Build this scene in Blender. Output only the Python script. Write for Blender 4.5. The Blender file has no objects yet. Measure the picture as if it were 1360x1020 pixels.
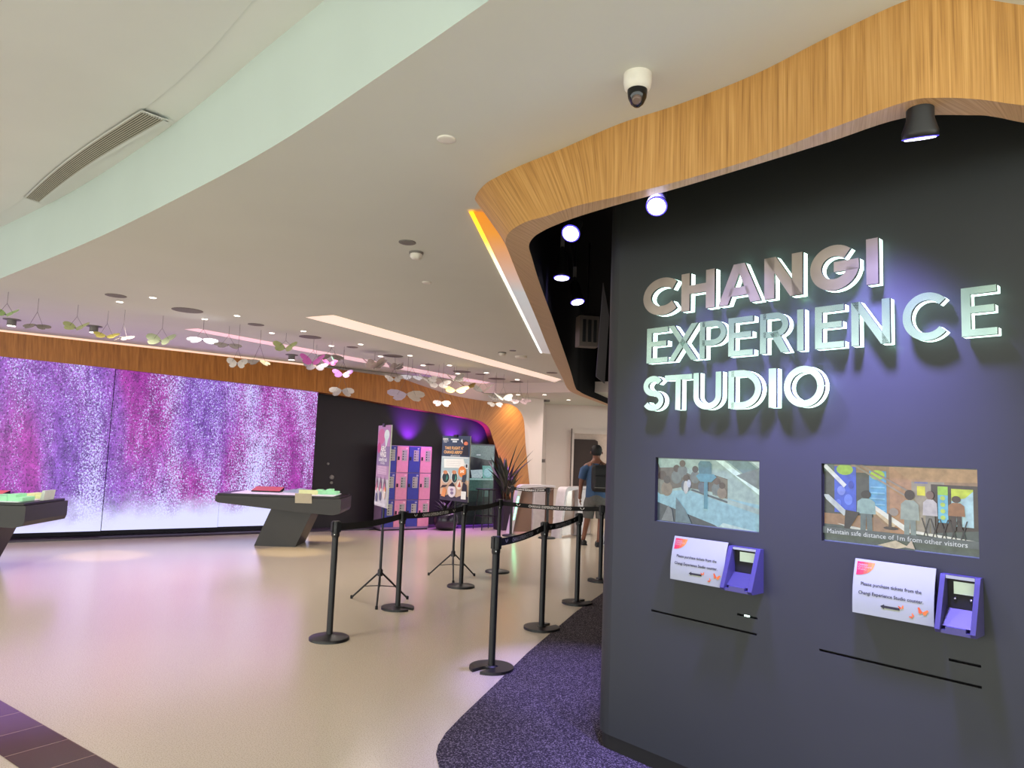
import bpy, bmesh, math, random
from mathutils import Vector, Matrix
random.seed(7)
SC = bpy.context.scene
COL = SC.collection
PI = math.pi

# ------------------------------------------------------------------ camera
F, CX, CY, H = 943.0, 680.0, 510.0, 1.6
PITCH, ROLL = math.radians(5.6), math.radians(2.2)
_sa, _ca, _sp, _cp = math.sin(ROLL), math.cos(ROLL), math.sin(PITCH), math.cos(PITCH)
FW = Vector((0, _cp, _sp)); _u0 = Vector((0, -_sp, _cp)); _r0 = Vector((1, 0, 0))
RT = _ca * _r0 + _sa * _u0
UP = -_sa * _r0 + _ca * _u0
CAM = Vector((0, 0, H))
cd = bpy.data.cameras.new('camera'); cam = bpy.data.objects.new('camera', cd); COL.objects.link(cam)
cd.sensor_width = 36; cd.lens = F / 1360 * 36; cd.clip_end = 200
m = Matrix((RT, UP, -FW)).transposed().to_4x4(); m.translation = CAM
cam.matrix_world = m
SC.camera = cam

def ray(x, y): return (x - CX) / F * RT - (y - CY) / F * UP + FW
def at_z(x, y, z):
    d = ray(x, y); return CAM + d * ((z - H) / d.z)
def at_pl(x, y, p, n):                      # point of a vertical plane through p with normal n (2D)
    d = ray(x, y); t = (p[0] * n[0] + p[1] * n[1]) / (d.x * n[0] + d.y * n[1]); return CAM + d * t
def at_d(x, y, D):                          # at distance D along the viewing axis
    return CAM + ray(x, y) * D
def V2(v): return (v.x, v.y)

# ------------------------------------------------------------------ materials
def lin(c):
    return tuple(((x / 255) / 12.92 if x / 255 <= .04045 else ((x / 255 + .055) / 1.055) ** 2.4) for x in c)
MATS = {}
def nt(name):
    mt = bpy.data.materials.new(name); mt.use_nodes = True
    t = mt.node_tree; b = t.nodes['Principled BSDF']; return mt, t, b
def mat(name, rgb, rough=.5, metal=0., emit=None, es=0., var=.06, scale=14., bump=0., spec=.5, trans=0., alpha=1.):
    if name in MATS: return MATS[name]
    mt, t, b = nt(name); N, L = t.nodes, t.links
    c = lin(rgb)
    tc = N.new('ShaderNodeTexCoord'); nz = N.new('ShaderNodeTexNoise'); nz.inputs['Scale'].default_value = scale
    nz.inputs['Detail'].default_value = 4
    L.new(tc.outputs['Object'], nz.inputs['Vector'])
    rp = N.new('ShaderNodeValToRGB'); rp.color_ramp.elements[0].position = .3; rp.color_ramp.elements[1].position = .7
    rp.color_ramp.elements[0].color = (*[x * (1 - var) for x in c], 1); rp.color_ramp.elements[1].color = (*[min(1, x * (1 + var)) for x in c], 1)
    L.new(nz.outputs['Fac'], rp.inputs['Fac']); L.new(rp.outputs['Color'], b.inputs['Base Color'])
    b.inputs['Roughness'].default_value = rough; b.inputs['Metallic'].default_value = metal
    b.inputs['Specular IOR Level'].default_value = spec
    b.inputs['Transmission Weight'].default_value = trans; b.inputs['Alpha'].default_value = alpha
    if emit is not None:
        b.inputs['Emission Color'].default_value = (*lin(emit), 1); b.inputs['Emission Strength'].default_value = es
    if bump:
        bp = N.new('ShaderNodeBump'); bp.inputs['Strength'].default_value = bump; bp.inputs['Distance'].default_value = .01
        L.new(nz.outputs['Fac'], bp.inputs['Height']); L.new(bp.outputs['Normal'], b.inputs['Normal'])
    MATS[name] = mt; return mt
def pic(rgb, es=.84):                       # a colour in a lit screen picture, painted reflections included
    n = 'picture_%d_%d_%d_%d' % (*rgb, int(es * 100))
    if n in MATS: return MATS[n]
    mt = mat(n, tuple(int(x * .3) for x in rgb), rough=.25, emit=rgb, es=es, var=.02)
    t = mt.node_tree; N, L = t.nodes, t.links; b = N['Principled BSDF']
    tc = N.new('ShaderNodeTexCoord'); nz = N.new('ShaderNodeTexNoise'); nz.inputs['Scale'].default_value = 34; nz.inputs['Detail'].default_value = 6; L.new(tc.outputs['Object'], nz.inputs['Vector'])
    rp = N.new('ShaderNodeValToRGB'); c = lin(rgb); rp.color_ramp.elements[0].position = .3; rp.color_ramp.elements[0].color = (*[x * .72 for x in c], 1); rp.color_ramp.elements[1].position = .72; rp.color_ramp.elements[1].color = (*[min(1, x * 1.2) for x in c], 1)
    L.new(nz.outputs['Fac'], rp.inputs['Fac']); L.new(rp.outputs['Color'], b.inputs['Emission Color'])
    return mt
def ink(rgb): return mat('print_%d_%d_%d' % rgb, rgb, rough=.55, var=.03, scale=40)

def wood_mat(name, lo, mid, hi, su=70., rough=.42):
    mt, t, b = nt(name); N, L = t.nodes, t.links
    uv = N.new('ShaderNodeUVMap')
    mp = N.new('ShaderNodeMapping'); mp.inputs['Scale'].default_value = (su, 1.1, 1); L.new(uv.outputs['UV'], mp.inputs['Vector'])
    n1 = N.new('ShaderNodeTexNoise'); n1.inputs['Scale'].default_value = 1.; n1.inputs['Detail'].default_value = 5; L.new(mp.outputs['Vector'], n1.inputs['Vector'])
    mp2 = N.new('ShaderNodeMapping'); mp2.inputs['Scale'].default_value = (su * 3.4, 2.5, 1); L.new(uv.outputs['UV'], mp2.inputs['Vector'])
    n2 = N.new('ShaderNodeTexNoise'); n2.inputs['Scale'].default_value = 1.; n2.inputs['Detail'].default_value = 3; L.new(mp2.outputs['Vector'], n2.inputs['Vector'])
    mx = N.new('ShaderNodeMath'); mx.operation = 'MULTIPLY_ADD'; mx.inputs[1].default_value = .45
    ml = N.new('ShaderNodeMath'); ml.operation = 'MULTIPLY'; ml.inputs[1].default_value = .6
    L.new(n1.outputs['Fac'], ml.inputs[0]); L.new(n2.outputs['Fac'], mx.inputs[0]); L.new(ml.outputs[0], mx.inputs[2])
    rp = N.new('ShaderNodeValToRGB'); e = rp.color_ramp.elements
    e[0].position = .36; e[0].color = (*lin(lo), 1); e[1].position = .66; e[1].color = (*lin(hi), 1)
    k = e.new(.5); k.color = (*lin(mid), 1)
    L.new(mx.outputs[0], rp.inputs['Fac']); L.new(rp.outputs['Color'], b.inputs['Base Color'])
    b.inputs['Roughness'].default_value = rough
    bp = N.new('ShaderNodeBump'); bp.inputs['Strength'].default_value = .08; bp.inputs['Distance'].default_value = .003
    L.new(mx.outputs[0], bp.inputs['Height']); L.new(bp.outputs['Normal'], b.inputs['Normal'])
    MATS[name] = mt; return mt

def terrazzo_mat():
    mt, t, b = nt('terrazzo'); N, L = t.nodes, t.links
    tc = N.new('ShaderNodeTexCoord')
    v = N.new('ShaderNodeTexNoise'); v.inputs['Scale'].default_value = 150; v.inputs['Detail'].default_value = 1; L.new(tc.outputs['Object'], v.inputs['Vector'])
    r1 = N.new('ShaderNodeValToRGB'); r1.color_ramp.interpolation = 'LINEAR'
    e = r1.color_ramp.elements; e[0].color = (*lin((182, 169, 150)), 1); e[0].position = .36; e[1].color = (*lin((205, 193, 173)), 1); e[1].position = .5
    L.new(v.outputs['Fac'], r1.inputs['Fac'])
    L.new(r1.outputs['Color'], b.inputs['Base Color']); b.inputs['Roughness'].default_value = .2
    b.inputs['Specular IOR Level'].default_value = .65
    return mt
def carpet_mat():
    mt, t, b = nt('carpet'); N, L = t.nodes, t.links
    tc = N.new('ShaderNodeTexCoord'); n = N.new('ShaderNodeTexNoise'); n.inputs['Scale'].default_value = 130; n.inputs['Detail'].default_value = 3
    L.new(tc.outputs['Object'], n.inputs['Vector'])
    rp = N.new('ShaderNodeValToRGB'); e = rp.color_ramp.elements
    e[0].position = .42; e[0].color = (*lin((44, 40, 44)), 1); e[1].position = .66; e[1].color = (*lin((132, 122, 126)), 1)
    k = e.new(.52); k.color = (*lin((66, 60, 66)), 1)
    L.new(n.outputs['Fac'], rp.inputs['Fac']); L.new(rp.outputs['Color'], b.inputs['Base Color']); b.inputs['Roughness'].default_value = .95
    b.inputs['Specular IOR Level'].default_value = .1
    bp = N.new('ShaderNodeBump'); bp.inputs['Strength'].default_value = .6; bp.inputs['Distance'].default_value = .006; L.new(n.outputs['Fac'], bp.inputs['Height']); L.new(bp.outputs['Normal'], b.inputs['Normal'])
    return mt
def waterfall_mat():
    mt, t, b = nt('waterfall_video'); N, L = t.nodes, t.links
    uv = N.new('ShaderNodeUVMap')
    def noise(sx, sy, detail=4, w=1., off=0.):
        mp = N.new('ShaderNodeMapping'); mp.inputs['Scale'].default_value = (sx, sy, 1); mp.inputs['Location'].default_value = (off, off * .7, 0)
        L.new(uv.outputs['UV'], mp.inputs['Vector'])
        n = N.new('ShaderNodeTexNoise'); n.inputs['Scale'].default_value = 1; n.inputs['Detail'].default_value = detail; n.inputs['Distortion'].default_value = w
        L.new(mp.outputs['Vector'], n.inputs['Vector']); return n.outputs['Fac']
    def math_(op, a, bb, c=None):
        n = N.new('ShaderNodeMath'); n.operation = op
        for i, x in enumerate((a, bb, c)):
            if x is None: continue
            if isinstance(x, (int, float)): n.inputs[i].default_value = x
            else: L.new(x, n.inputs[i])
        return n.outputs[0]
    def ramp(v, stops):
        rp = N.new('ShaderNodeValToRGB'); e = rp.color_ramp.elements
        e[0].position = stops[0][0]; e[0].color = (*stops[0][1], 1); e[1].position = stops[-1][0]; e[1].color = (*stops[-1][1], 1)
        for p, c in stops[1:-1]:
            k = e.new(p); k.color = (*c, 1)
        L.new(v, rp.inputs['Fac']); return rp.outputs['Color']
    def mixc(f, a, b_, bt='MIX'):
        m_ = N.new('ShaderNodeMix'); m_.data_type = 'RGBA'; m_.blend_type = bt
        for x, i_ in ((f, 'Factor'), (a, 'A'), (b_, 'B')):
            if isinstance(x, float): m_.inputs[i_].default_value = x
            elif isinstance(x, tuple): m_.inputs[i_].default_value = (*x, 1)
            else: L.new(x, m_.inputs[i_])
        return m_.outputs['Result']
    dens = noise(1.5, .26, 5, .6)          # how much spray each falling column carries
    hue = noise(.8, .2, 3, .3, 3.3)
    fine = noise(46, 30, 2, .2, 7.1)
    fine2 = noise(92, 64, 1, .0, 1.7)
    clump = noise(9, 4, 5, .8, 2.2)
    base = ramp(hue, [(.36, lin((128, 76, 184))), (.49, lin((152, 82, 188))), (.57, lin((166, 58, 168))), (.68, lin((146, 36, 148)))])
    shade = ramp(clump, [(.3, (.55, .55, .6)), (.7, (1.25, 1.25, 1.2))])
    base = mixc(1., base, shade, 'MULTIPLY')
    sv = math_('ADD', math_('ADD', math_('MULTIPLY', fine, .62), math_('MULTIPLY', fine2, .38)), math_('ADD', math_('MULTIPLY', math_('ADD', dens, -.53), .66), math_('MULTIPLY', math_('ADD', clump, -.5), .14)))
    wht = ramp(sv, [(.50, (0, 0, 0)), (.56, (.5, .5, .5)), (.62, (1, 1, 1))])
    col_ = mixc(wht, base, lin((206, 206, 255)))
    drk = ramp(math_('ADD', math_('MULTIPLY', noise(40, 26, 3, .3, 11.), .7), math_('MULTIPLY', fine2, .3)), [(.40, (.2, .14, .28)), (.48, (1, 1, 1))])
    out_ = mixc(.85, col_, drk, 'MULTIPLY')
    class _O: outputs = {'Result': out_}
    mx = _O
    sp = N.new('ShaderNodeSeparateXYZ'); L.new(uv.outputs['UV'], sp.inputs['Vector'])
    mist = N.new('ShaderNodeMapRange'); mist.interpolation_type = 'SMOOTHSTEP'
    hgt = math_('ADD', sp.outputs['Y'], math_('MULTIPLY', math_('ADD', noise(1.2, 1.5, 5, .3, 5.), -.5), -.9))
    L.new(hgt, mist.inputs['Value']); mist.inputs['From Min'].default_value = .12; mist.inputs['From Max'].default_value = .62; mist.inputs['To Min'].default_value = 1; mist.inputs['To Max'].default_value = 0
    m2 = N.new('ShaderNodeMix'); m2.data_type = 'RGBA'; L.new(mist.outputs['Result'], m2.inputs['Factor']); L.new(mx.outputs['Result'], m2.inputs['A'])
    m2.inputs['B'].default_value = (*lin((206, 208, 246)), 1)
    L.new(m2.outputs['Result'], b.inputs['Emission Color']); b.inputs['Emission Strength'].default_value = 1.25
    b.inputs['Base Color'].default_value = (.02, .02, .03, 1); b.inputs['Roughness'].default_value = .4
    return mt
def gradient_mat(name, stops, es, axis='X'):
    """emission along UV"""
    mt, t, b = nt(name); N, L = t.nodes, t.links
    uv = N.new('ShaderNodeUVMap'); sp = N.new('ShaderNodeSeparateXYZ'); L.new(uv.outputs['UV'], sp.inputs['Vector'])
    rp = N.new('ShaderNodeValToRGB'); e = rp.color_ramp.elements
    e[0].position = stops[0][0]; e[0].color = (*lin(stops[0][1]), 1); e[1].position = stops[-1][0]; e[1].color = (*lin(stops[-1][1]), 1)
    for p, c in stops[1:-1]:
        k = e.new(p); k.color = (*lin(c), 1)
    L.new(sp.outputs[axis], rp.inputs['Fac']); L.new(rp.outputs['Color'], b.inputs['Emission Color']); L.new(rp.outputs['Color'], b.inputs['Base Color'])
    b.inputs['Emission Strength'].default_value = es
    return mt
def tile_mat():
    mt, t, b = nt('dark_granite_tiles'); N, L = t.nodes, t.links
    uv = N.new('ShaderNodeUVMap'); br = N.new('ShaderNodeTexBrick'); br.offset = 0
    L.new(uv.outputs['UV'], br.inputs['Vector']); br.inputs['Scale'].default_value = 1
    br.inputs['Brick Width'].default_value = .3; br.inputs['Row Height'].default_value = 4.; br.inputs['Mortar Size'].default_value = .003
    br.inputs['Color1'].default_value = (*lin((66, 50, 46)), 1); br.inputs['Color2'].default_value = (*lin((80, 62, 58)), 1); br.inputs['Mortar'].default_value = (*lin((150, 130, 118)), 1)
    n = N.new('ShaderNodeTexNoise'); n.inputs['Scale'].default_value = 60; L.new(uv.outputs['UV'], n.inputs['Vector'])
    mx = N.new('ShaderNodeMix'); mx.data_type = 'RGBA'; mx.blend_type = 'OVERLAY'; mx.inputs['Factor'].default_value = .25
    L.new(br.outputs['Color'], mx.inputs['A']); L.new(n.outputs['Color'], mx.inputs['B']); L.new(mx.outputs['Result'], b.inputs['Base Color'])
    b.inputs['Roughness'].default_value = .13
    return mt
def brushed_mat(name, c1, c2, rough=.3, metal=.85):
    mt, t, b = nt(name); N, L = t.nodes, t.links
    tc = N.new('ShaderNodeTexCoord'); n = N.new('ShaderNodeTexNoise'); n.inputs['Scale'].default_value = 3.2; n.inputs['Detail'].default_value = 3
    L.new(tc.outputs['Object'], n.inputs['Vector']); rp = N.new('ShaderNodeValToRGB'); e = rp.color_ramp.elements
    e[0].position = .35; e[0].color = (*lin(c1), 1); e[1].position = .62; e[1].color = (*lin(c2), 1)
    L.new(n.outputs['Fac'], rp.inputs['Fac']); L.new(rp.outputs['Color'], b.inputs['Base Color']); b.inputs['Metallic'].default_value = metal; b.inputs['Roughness'].default_value = rough
    return mt

M_WOOD = wood_mat('bamboo_veneer', (152, 108, 54), (186, 138, 74), (206, 160, 96), 60)
M_WOOD2 = wood_mat('bamboo_veneer_soffit', (170, 128, 84), (192, 152, 108), (208, 170, 126), 60)
M_WOOD3 = wood_mat('teak_veneer', (138, 84, 28), (166, 106, 40), (186, 124, 54), 26)
M_CEIL = mat('ceiling_paint', (212, 216, 206), .9, var=.02, scale=1.2)
M_CEIL2 = mat('outer_ceiling_paint', (220, 226, 224), .9, var=.02, scale=1.2)
M_GREEN = mat('pale_green_fascia_paint', (190, 206, 202), .85, var=.02, scale=1.5)
M_WHITE = mat('white_wall_paint', (226, 214, 208), .8, var=.02, scale=1.5)
M_KIOSK = mat('charcoal_wall_paint', (46, 49, 49), .48, var=.07, scale=1.6, spec=.35)
M_BLACK = mat('black_paint', (14, 13, 15), .7, var=.1)
M_VOID = mat('black_void_paint', (9, 8, 10), .9, var=.1, spec=.1)
M_DARKWALL = mat('black_feature_wall', (26, 19, 29), .6, var=.08, scale=3)
M_PLASTIC = mat('black_powder_coat', (22, 22, 24), .45, var=.1, scale=60)
M_BELT = mat('black_webbing', (16, 15, 17), .8, var=.2, scale=120)
M_RUBBER = mat('black_rubber', (20, 20, 21), .8)
M_TABLE = mat('dark_grey_laminate', (42, 40, 39), .45, var=.05, scale=6)
M_TABLE2 = mat('black_table_edge', (24, 23, 24), .4)
M_WPLASTIC = mat('white_plastic', (226, 224, 214), .5)
M_GREY = mat('grey_plastic', (120, 118, 114), .6)
M_GRILLE = mat('grey_speaker_grille', (122, 117, 112), .8, var=.15, scale=90)
M_LED = waterfall_mat()
M_PURPLE = mat('purple_card_reader_shell', (62, 58, 98), .42, var=.04)
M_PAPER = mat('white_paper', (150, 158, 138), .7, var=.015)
M_GLOWCOOL = mat('glowing_white_acrylic', (230, 245, 240), .4, emit=(214, 255, 240), es=2.6, var=.01)
M_LENS = mat('lit_lens', (240, 240, 255), .3, emit=(226, 222, 255), es=9., var=.01)
M_VIOLET = mat('violet_rim_glow', (90, 80, 220), .4, emit=(86, 70, 240), es=1.2, var=.01)
M_LENSW = mat('lit_downlight_lens', (250, 245, 235), .3, emit=(255, 246, 232), es=6., var=.01)
M_CHROME = mat('brushed_steel', (170, 168, 164), .3, 1.)
M_MTAUPE = brushed_mat('taupe_brushed_metal', (156, 146, 140), (192, 180, 172), .28, 1.)
M_MSTEEL = brushed_mat('pale_steel_metal', (142, 166, 160), (170, 194, 186), .24, 1.)
M_MSIDE = mat('letter_edge_metal', (70, 66, 64), .45, .6)

# ------------------------------------------------------------------ mesh helpers
class MB:
    def __init__(s): s.v = []; s.f = []; s.m = []; s.uv = []; s.sm = []; s.mats = []
    def mi(s, mt):
        if mt not in s.mats: s.mats.append(mt)
        return s.mats.index(mt)
    def face(s, pts, mt, uvs=None, smooth=False):
        k = len(s.v); s.v += [tuple(p) for p in pts]; s.f.append(list(range(k, k + len(pts)))); s.m.append(s.mi(mt)); s.uv.append(uvs); s.sm.append(smooth)
    def grid(s, rows, mt, close=False, smooth=True, uvs=None):
        """rows: list of lists of points; shares verts"""
        k = len(s.v); n = len(rows[0])
        for r in rows: s.v += [tuple(p) for p in r]
        for i in range(len(rows) - 1):
            for j in range(n if close else n - 1):
                a, b = i * n + j, i * n + (j + 1) % n
                s.f.append([k + a, k + b, k + b + n, k + a + n]); s.m.append(s.mi(mt)); s.sm.append(smooth)
                s.uv.append([uvs[i][j], uvs[i][j + 1], uvs[i + 1][j + 1], uvs[i + 1][j]] if uvs else None)
    def cap(s, pts, mt): s.face(pts, mt)
    def prism(s, poly, mt, T=None, d0=0., d1=.01, side=None, back=True):
        """poly: 2D list; T(x,y,d)->3D"""
        T = T or (lambda x, y, d: (x, d, y)); n = len(poly); side = side or mt
        a = [T(x, y, d0) for x, y in poly]; b = [T(x, y, d1) for x, y in poly]
        s.face(b, mt)
        if back: s.face(a[::-1], side)
        for i in range(n):
            j = (i + 1) % n; s.face([a[i], a[j], b[j], b[i]], side)
    def box(s, c, sz, mt, rz=0., bev=0.):
        x, y, z = sz[0] / 2, sz[1] / 2, sz[2] / 2
        q = Matrix.Rotation(rz, 3, 'Z'); c = Vector(c)
        if bev <= 0:
            P = [c + q @ Vector((sx * x, sy * y, sz_ * z)) for sz_ in (-1, 1) for sy in (-1, 1) for sx in (-1, 1)]
            for f in ((0, 2, 3, 1), (4, 5, 7, 6), (0, 1, 5, 4), (1, 3, 7, 5), (3, 2, 6, 7), (2, 0, 4, 6)): s.face([P[i] for i in f], mt)
        else:
            bm = bmesh.new(); bmesh.ops.create_cube(bm, size=1)
            for v in bm.verts: v.co = Vector((v.co.x * sz[0], v.co.y * sz[1], v.co.z * sz[2]))
            bmesh.ops.bevel(bm, geom=list(bm.edges), offset=bev, segments=2, affect='EDGES', profile=.5)
            for f in bm.faces: s.face([c + q @ v.co for v in f.verts], mt)
            bm.free()
    def cyl(s, p0, p1, r0, mt, r1=None, n=16, caps=True, smooth=True):
        p0, p1 = Vector(p0), Vector(p1); r1 = r0 if r1 is None else r1
        d = (p1 - p0).normalized(); a = d.orthogonal().normalized(); b = d.cross(a)
        r = [[p + rr * (math.cos(2 * PI * k / n) * a + math.sin(2 * PI * k / n) * b) for k in range(n)] for p, rr in ((p0, r0), (p1, r1))]
        s.grid(r, mt, close=True, smooth=smooth)
        if caps: s.cap(r[0][::-1], mt); s.cap(r[1], mt)
    def tube(s, pts, r, mt, n=8):
        pts = [Vector(p) for p in pts]; rows = []; a = None
        for i, p in enumerate(pts):
            d = (pts[min(i + 1, len(pts) - 1)] - pts[max(i - 1, 0)]).normalized()
            a = d.orthogonal().normalized() if a is None else (a - d * a.dot(d)).normalized()
            b = d.cross(a); rr = r[i] if isinstance(r, (list, tuple)) else r
            rows.append([p + rr * (math.cos(2 * PI * k / n) * a + math.sin(2 * PI * k / n) * b) for k in range(n)])
        s.grid(rows, mt, close=True); s.cap(rows[0][::-1], mt); s.cap(rows[-1], mt)
    def lathe(s, prof, mt, c=(0, 0, 0), n=24, axis=None):
        c = Vector(c); d = Vector(axis or (0, 0, 1)).normalized(); a = d.orthogonal().normalized(); b = d.cross(a)
        rows = [[c + d * z + r * (math.cos(2 * PI * k / n) * a + math.sin(2 * PI * k / n) * b) for k in range(n)] for r, z in prof]
        s.grid(rows, mt, close=True)
        if prof[0][0] > 1e-4: s.cap(rows[0][::-1], mt)
        if prof[-1][0] > 1e-4: s.cap(rows[-1], mt)
    def build(s, name, parent=None, loc=None, rz=0.):
        me = bpy.data.meshes.new(name); me.from_pydata(s.v, [], s.f); 
        for mt in s.mats: me.materials.append(mt)
        uvl = me.uv_layers.new(name='UVMap') if any(s.uv) else None
        for i, p in enumerate(me.polygons):
            p.material_index = s.m[i]; p.use_smooth = s.sm[i]
            if uvl and s.uv[i]:
                for k, li in enumerate(p.loop_indices): uvl.data[li].uv = s.uv[i][k]
        me.update()
        o = bpy.data.objects.new(name, me); COL.objects.link(o)
        if parent: o.parent = parent
        if loc is not None: o.location = loc
        o.rotation_euler.z = rz
        return o
def empty(name, loc=(0, 0, 0), rz=0.):
    o = bpy.data.objects.new(name, None); COL.objects.link(o); o.location = loc; o.rotation_euler.z = rz; o.empty_display_size = .1; return o
def tag(o, label=None, cat=None, group=None, kind=None):
    for k, v in (('label', label), ('category', cat), ('group', group), ('kind', kind)):
        if v: o[k] = v
    return o
def struct(o): o['kind'] = 'structure'; return o
def thing(name, label, cat, loc=(0, 0, 0), rz=0., group=None): return tag(empty(name, loc, rz), label, cat, group)
def smooth_path(pts, n=8, closed=False):
    """Catmull-Rom through 2D/3D points"""
    P = [Vector(p) for p in pts]; out = []
    for i in range(len(P) - 1):
        p0 = P[max(i - 1, 0)]; p1, p2 = P[i], P[i + 1]; p3 = P[min(i + 2, len(P) - 1)]
        for k in range(n):
            t = k / n
            out.append(.5 * ((2 * p1) + (p2 - p0) * t + (2 * p0 - 5 * p1 + 4 * p2 - p3) * t * t + (3 * p1 - p0 - 3 * p2 + p3) * t ** 3))
    out.append(P[-1]); return out
def arclen(pts):
    L = [0.]
    for a, b in zip(pts, pts[1:]): L.append(L[-1] + (b - a).length)
    return L
_font_cache = {}
def text_polys(s, size=1., align='LEFT', bold=0., res=3, sx=1.):
    """text as list of 2D faces"""
    cu = bpy.data.curves.new('t', 'FONT'); cu.body = s; cu.size = size; cu.align_x = align; cu.resolution_u = res; cu.offset = bold; cu.fill_mode = 'FRONT'
    o = bpy.data.objects.new('t', cu); COL.objects.link(o); dg = bpy.context.evaluated_depsgraph_get(); dg.update()
    me = bpy.data.meshes.new_from_object(o.evaluated_get(dg)); 
    F_ = [[(me.vertices[i].co.x * sx, me.vertices[i].co.y) for i in p.vertices] for p in me.polygons]
    bpy.data.objects.remove(o); bpy.data.curves.remove(cu); bpy.data.meshes.remove(me); return F_
def text_to(mb, s, T, x, y, size, mt, align='LEFT', bold=0., res=2, sx=1., d=0.):
    for f in text_polys(s, size, align, bold, res, sx): mb.face([T(x + a, y + b, d) for a, b in f], mt)
def lamp(kind, name, loc, energy, color, aim=None, size=.05, spot=60, blend=.6):
    l = bpy.data.lights.new(name, kind); l.energy = energy; l.color = color
    if kind == 'SPOT': l.spot_size = math.radians(spot); l.spot_blend = blend; l.shadow_soft_size = size
    elif kind == 'AREA': l.size = size
    else: l.shadow_soft_size = size
    o = bpy.data.objects.new(name, l); COL.objects.link(o); o.location = loc
    if aim is not None: o.rotation_euler = (Vector(aim) - Vector(loc)).to_track_quat('-Z', 'Y').to_euler()
    return o

ZS, ZC, ZO = 2.8, 3.15, 3.68

# ------------------------------------------------------------------ setting: floors
fl = MB(); fl.face([(-30, -14, 0), (22, -14, 0), (22, 34, 0), (-30, 34, 0)], terrazzo_mat()); struct(fl.build('floor'))
# carpet with a rounded corner
cp = [at_z(x, y, 0) for x, y in ((796, 791), (766, 812), (735, 838), (700, 868), (655, 912), (612, 953), (592, 974), (582, 990), (579, 1003), (583, 1020))]
last = cp[-1]
cp += [last + Vector((.06, -.10, 0)), last + Vector((.18, -.22, 0)), last + Vector((.4, -.4, 0)), last + Vector((2.2, -1.6, 0))]
dcp = (cp[0] - cp[3]).normalized()
cp = [cp[0] + dcp * 14] + cp
cpl = [Vector((p.x, p.y, .004)) for p in cp]
cm = MB(); cm.face(cpl + [Vector((9, cpl[-1].y, .004)), Vector((9, cpl[0].y, .004))], carpet_mat())
edge = MB()
co = cm.build('floor_carpet'); struct(co)
# dark tile band, lower left
b0, b1 = at_z(0, 930, 0), at_z(158, 1020, 0); b2, b3 = at_z(0, 1003, 0), at_z(22, 1020, 0)
dv = (b1 - b0).normalized(); nv = Vector((dv.y, -dv.x, 0)); wd = abs((b2 - b0).dot(nv)); nv = nv if (b2 - b0).dot(nv) > 0 else -nv
# joints of the tiles run straight away from the border
tb = MB(); A, B = b0 - dv * 9, b0 + dv * 9
q = [A, B, B + nv * wd, A + nv * wd]
tb.face([Vector((p.x, p.y, .002)) for p in q], tile_mat(), [(0, 0), (18, 0), (18, wd), (0, wd)])
struct(tb.build('floor_border'))

# ------------------------------------------------------------------ setting: LED wall plane
W0, W1 = at_z(0, 719, 0), at_z(640, 697, 0)
wt = (W1 - W0); wt.z = 0; wt.normalize(); wn = Vector((wt.y, -wt.x, 0))   # toward the room
if wn.dot(CAM - W0) < 0: wn = -wn
def LW(s, z, d=0.): return Vector((W0.x, W0.y, 0)) + wt * s + wn * d + Vector((0, 0, z))
def lw_px(x, y, d=0.):
    p = W0 + wn * d; v = at_pl(x, y, (p.x, p.y), (wn.x, wn.y)); return ((v - p).dot(wt), v.z)
sL, _ = lw_px(0, 600); sLed, _ = lw_px(416, 600)
s134, s287 = lw_px(140, 620)[0], lw_px(293, 620)[0]
sLegO = lw_px(706, 660, .12)[0]
dw = MB(); dw.face([LW(-9, 0, -.06), LW(sLegO + .1, 0, -.06), LW(sLegO + .1, 3.5, -.06), LW(-9, 3.5, -.06)], M_DARKWALL)
struct(dw.build('wall_left'))
sk = MB()
pr = [(0, 0), (.16, 0), (.16, .045), (.1, .06), (0, .06)]
Ts = lambda x, y, s: LW(s, y, x)
sk.prism([(-.06, 0), (.20, 0), (.20, .03), (.17, .045), (-.06, .045)], mat('dark_plinth', (58, 46, 66), .3), Ts, -9, lw_px(655, 690, .12)[0])
struct(sk.build('baseboard_left'))
vw = thing('video_wall', 'large glowing purple and white waterfall video wall behind the dark tables', 'video wall', LW(s134, .0))
off = Vector(vw.location)
pw = s287 - s134
bounds = [s134 - 3 * pw, s134 - 2 * pw, s134 - pw, s134, s287, sLed]
for k in range(len(bounds) - 1):
    a, b = bounds[k], bounds[k + 1]; dep = .16 - .02 * min(k, 4) if k < 3 else .10 - .03 * (k - 3)
    dep = (.19, .18, .17, .12, .07)[k]; zb = .13 + (.0 if k < 3 else .0)
    pm = MB(); g = .008
    c = [LW(a + g, zb, dep), LW(b - g, zb, dep), LW(b - g, 2.95, dep), LW(a + g, 2.95, dep)]
    c = [p - off for p in c]; bk = [p - wn * (dep - .0) for p in c]
    pm.face(c, M_LED, [(a, 0), (b, 0), (b, 2.85), (a, 2.85)])
    for i in range(4):
        j = (i + 1) % 4; pm.face([bk[i], bk[j], c[j], c[i]], M_BLACK)
    pm.build('screen_panel', vw)
# small lock fittings on black door next to the screen
for (px, py, r) in ((437, 616, .025), (442, 634, .045), (441.5, 641.5, .03)):
    s, z = lw_px(px, py); mb = MB(); mb.lathe([(r, 0), (r, .02), (r * .6, .03)], M_GREY, (0, 0, 0), 14, wn)
    tag(mb.build('wall_button', None, LW(s, z, -.06)), {616: 'tiny topmost round button on the black wall right of the video wall', 634: 'larger round grey button on the black wall right of the video wall', 641.5: 'small grey button just under the larger round one on the black wall'}[py], 'button', 'buttons on the black wall')

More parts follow.
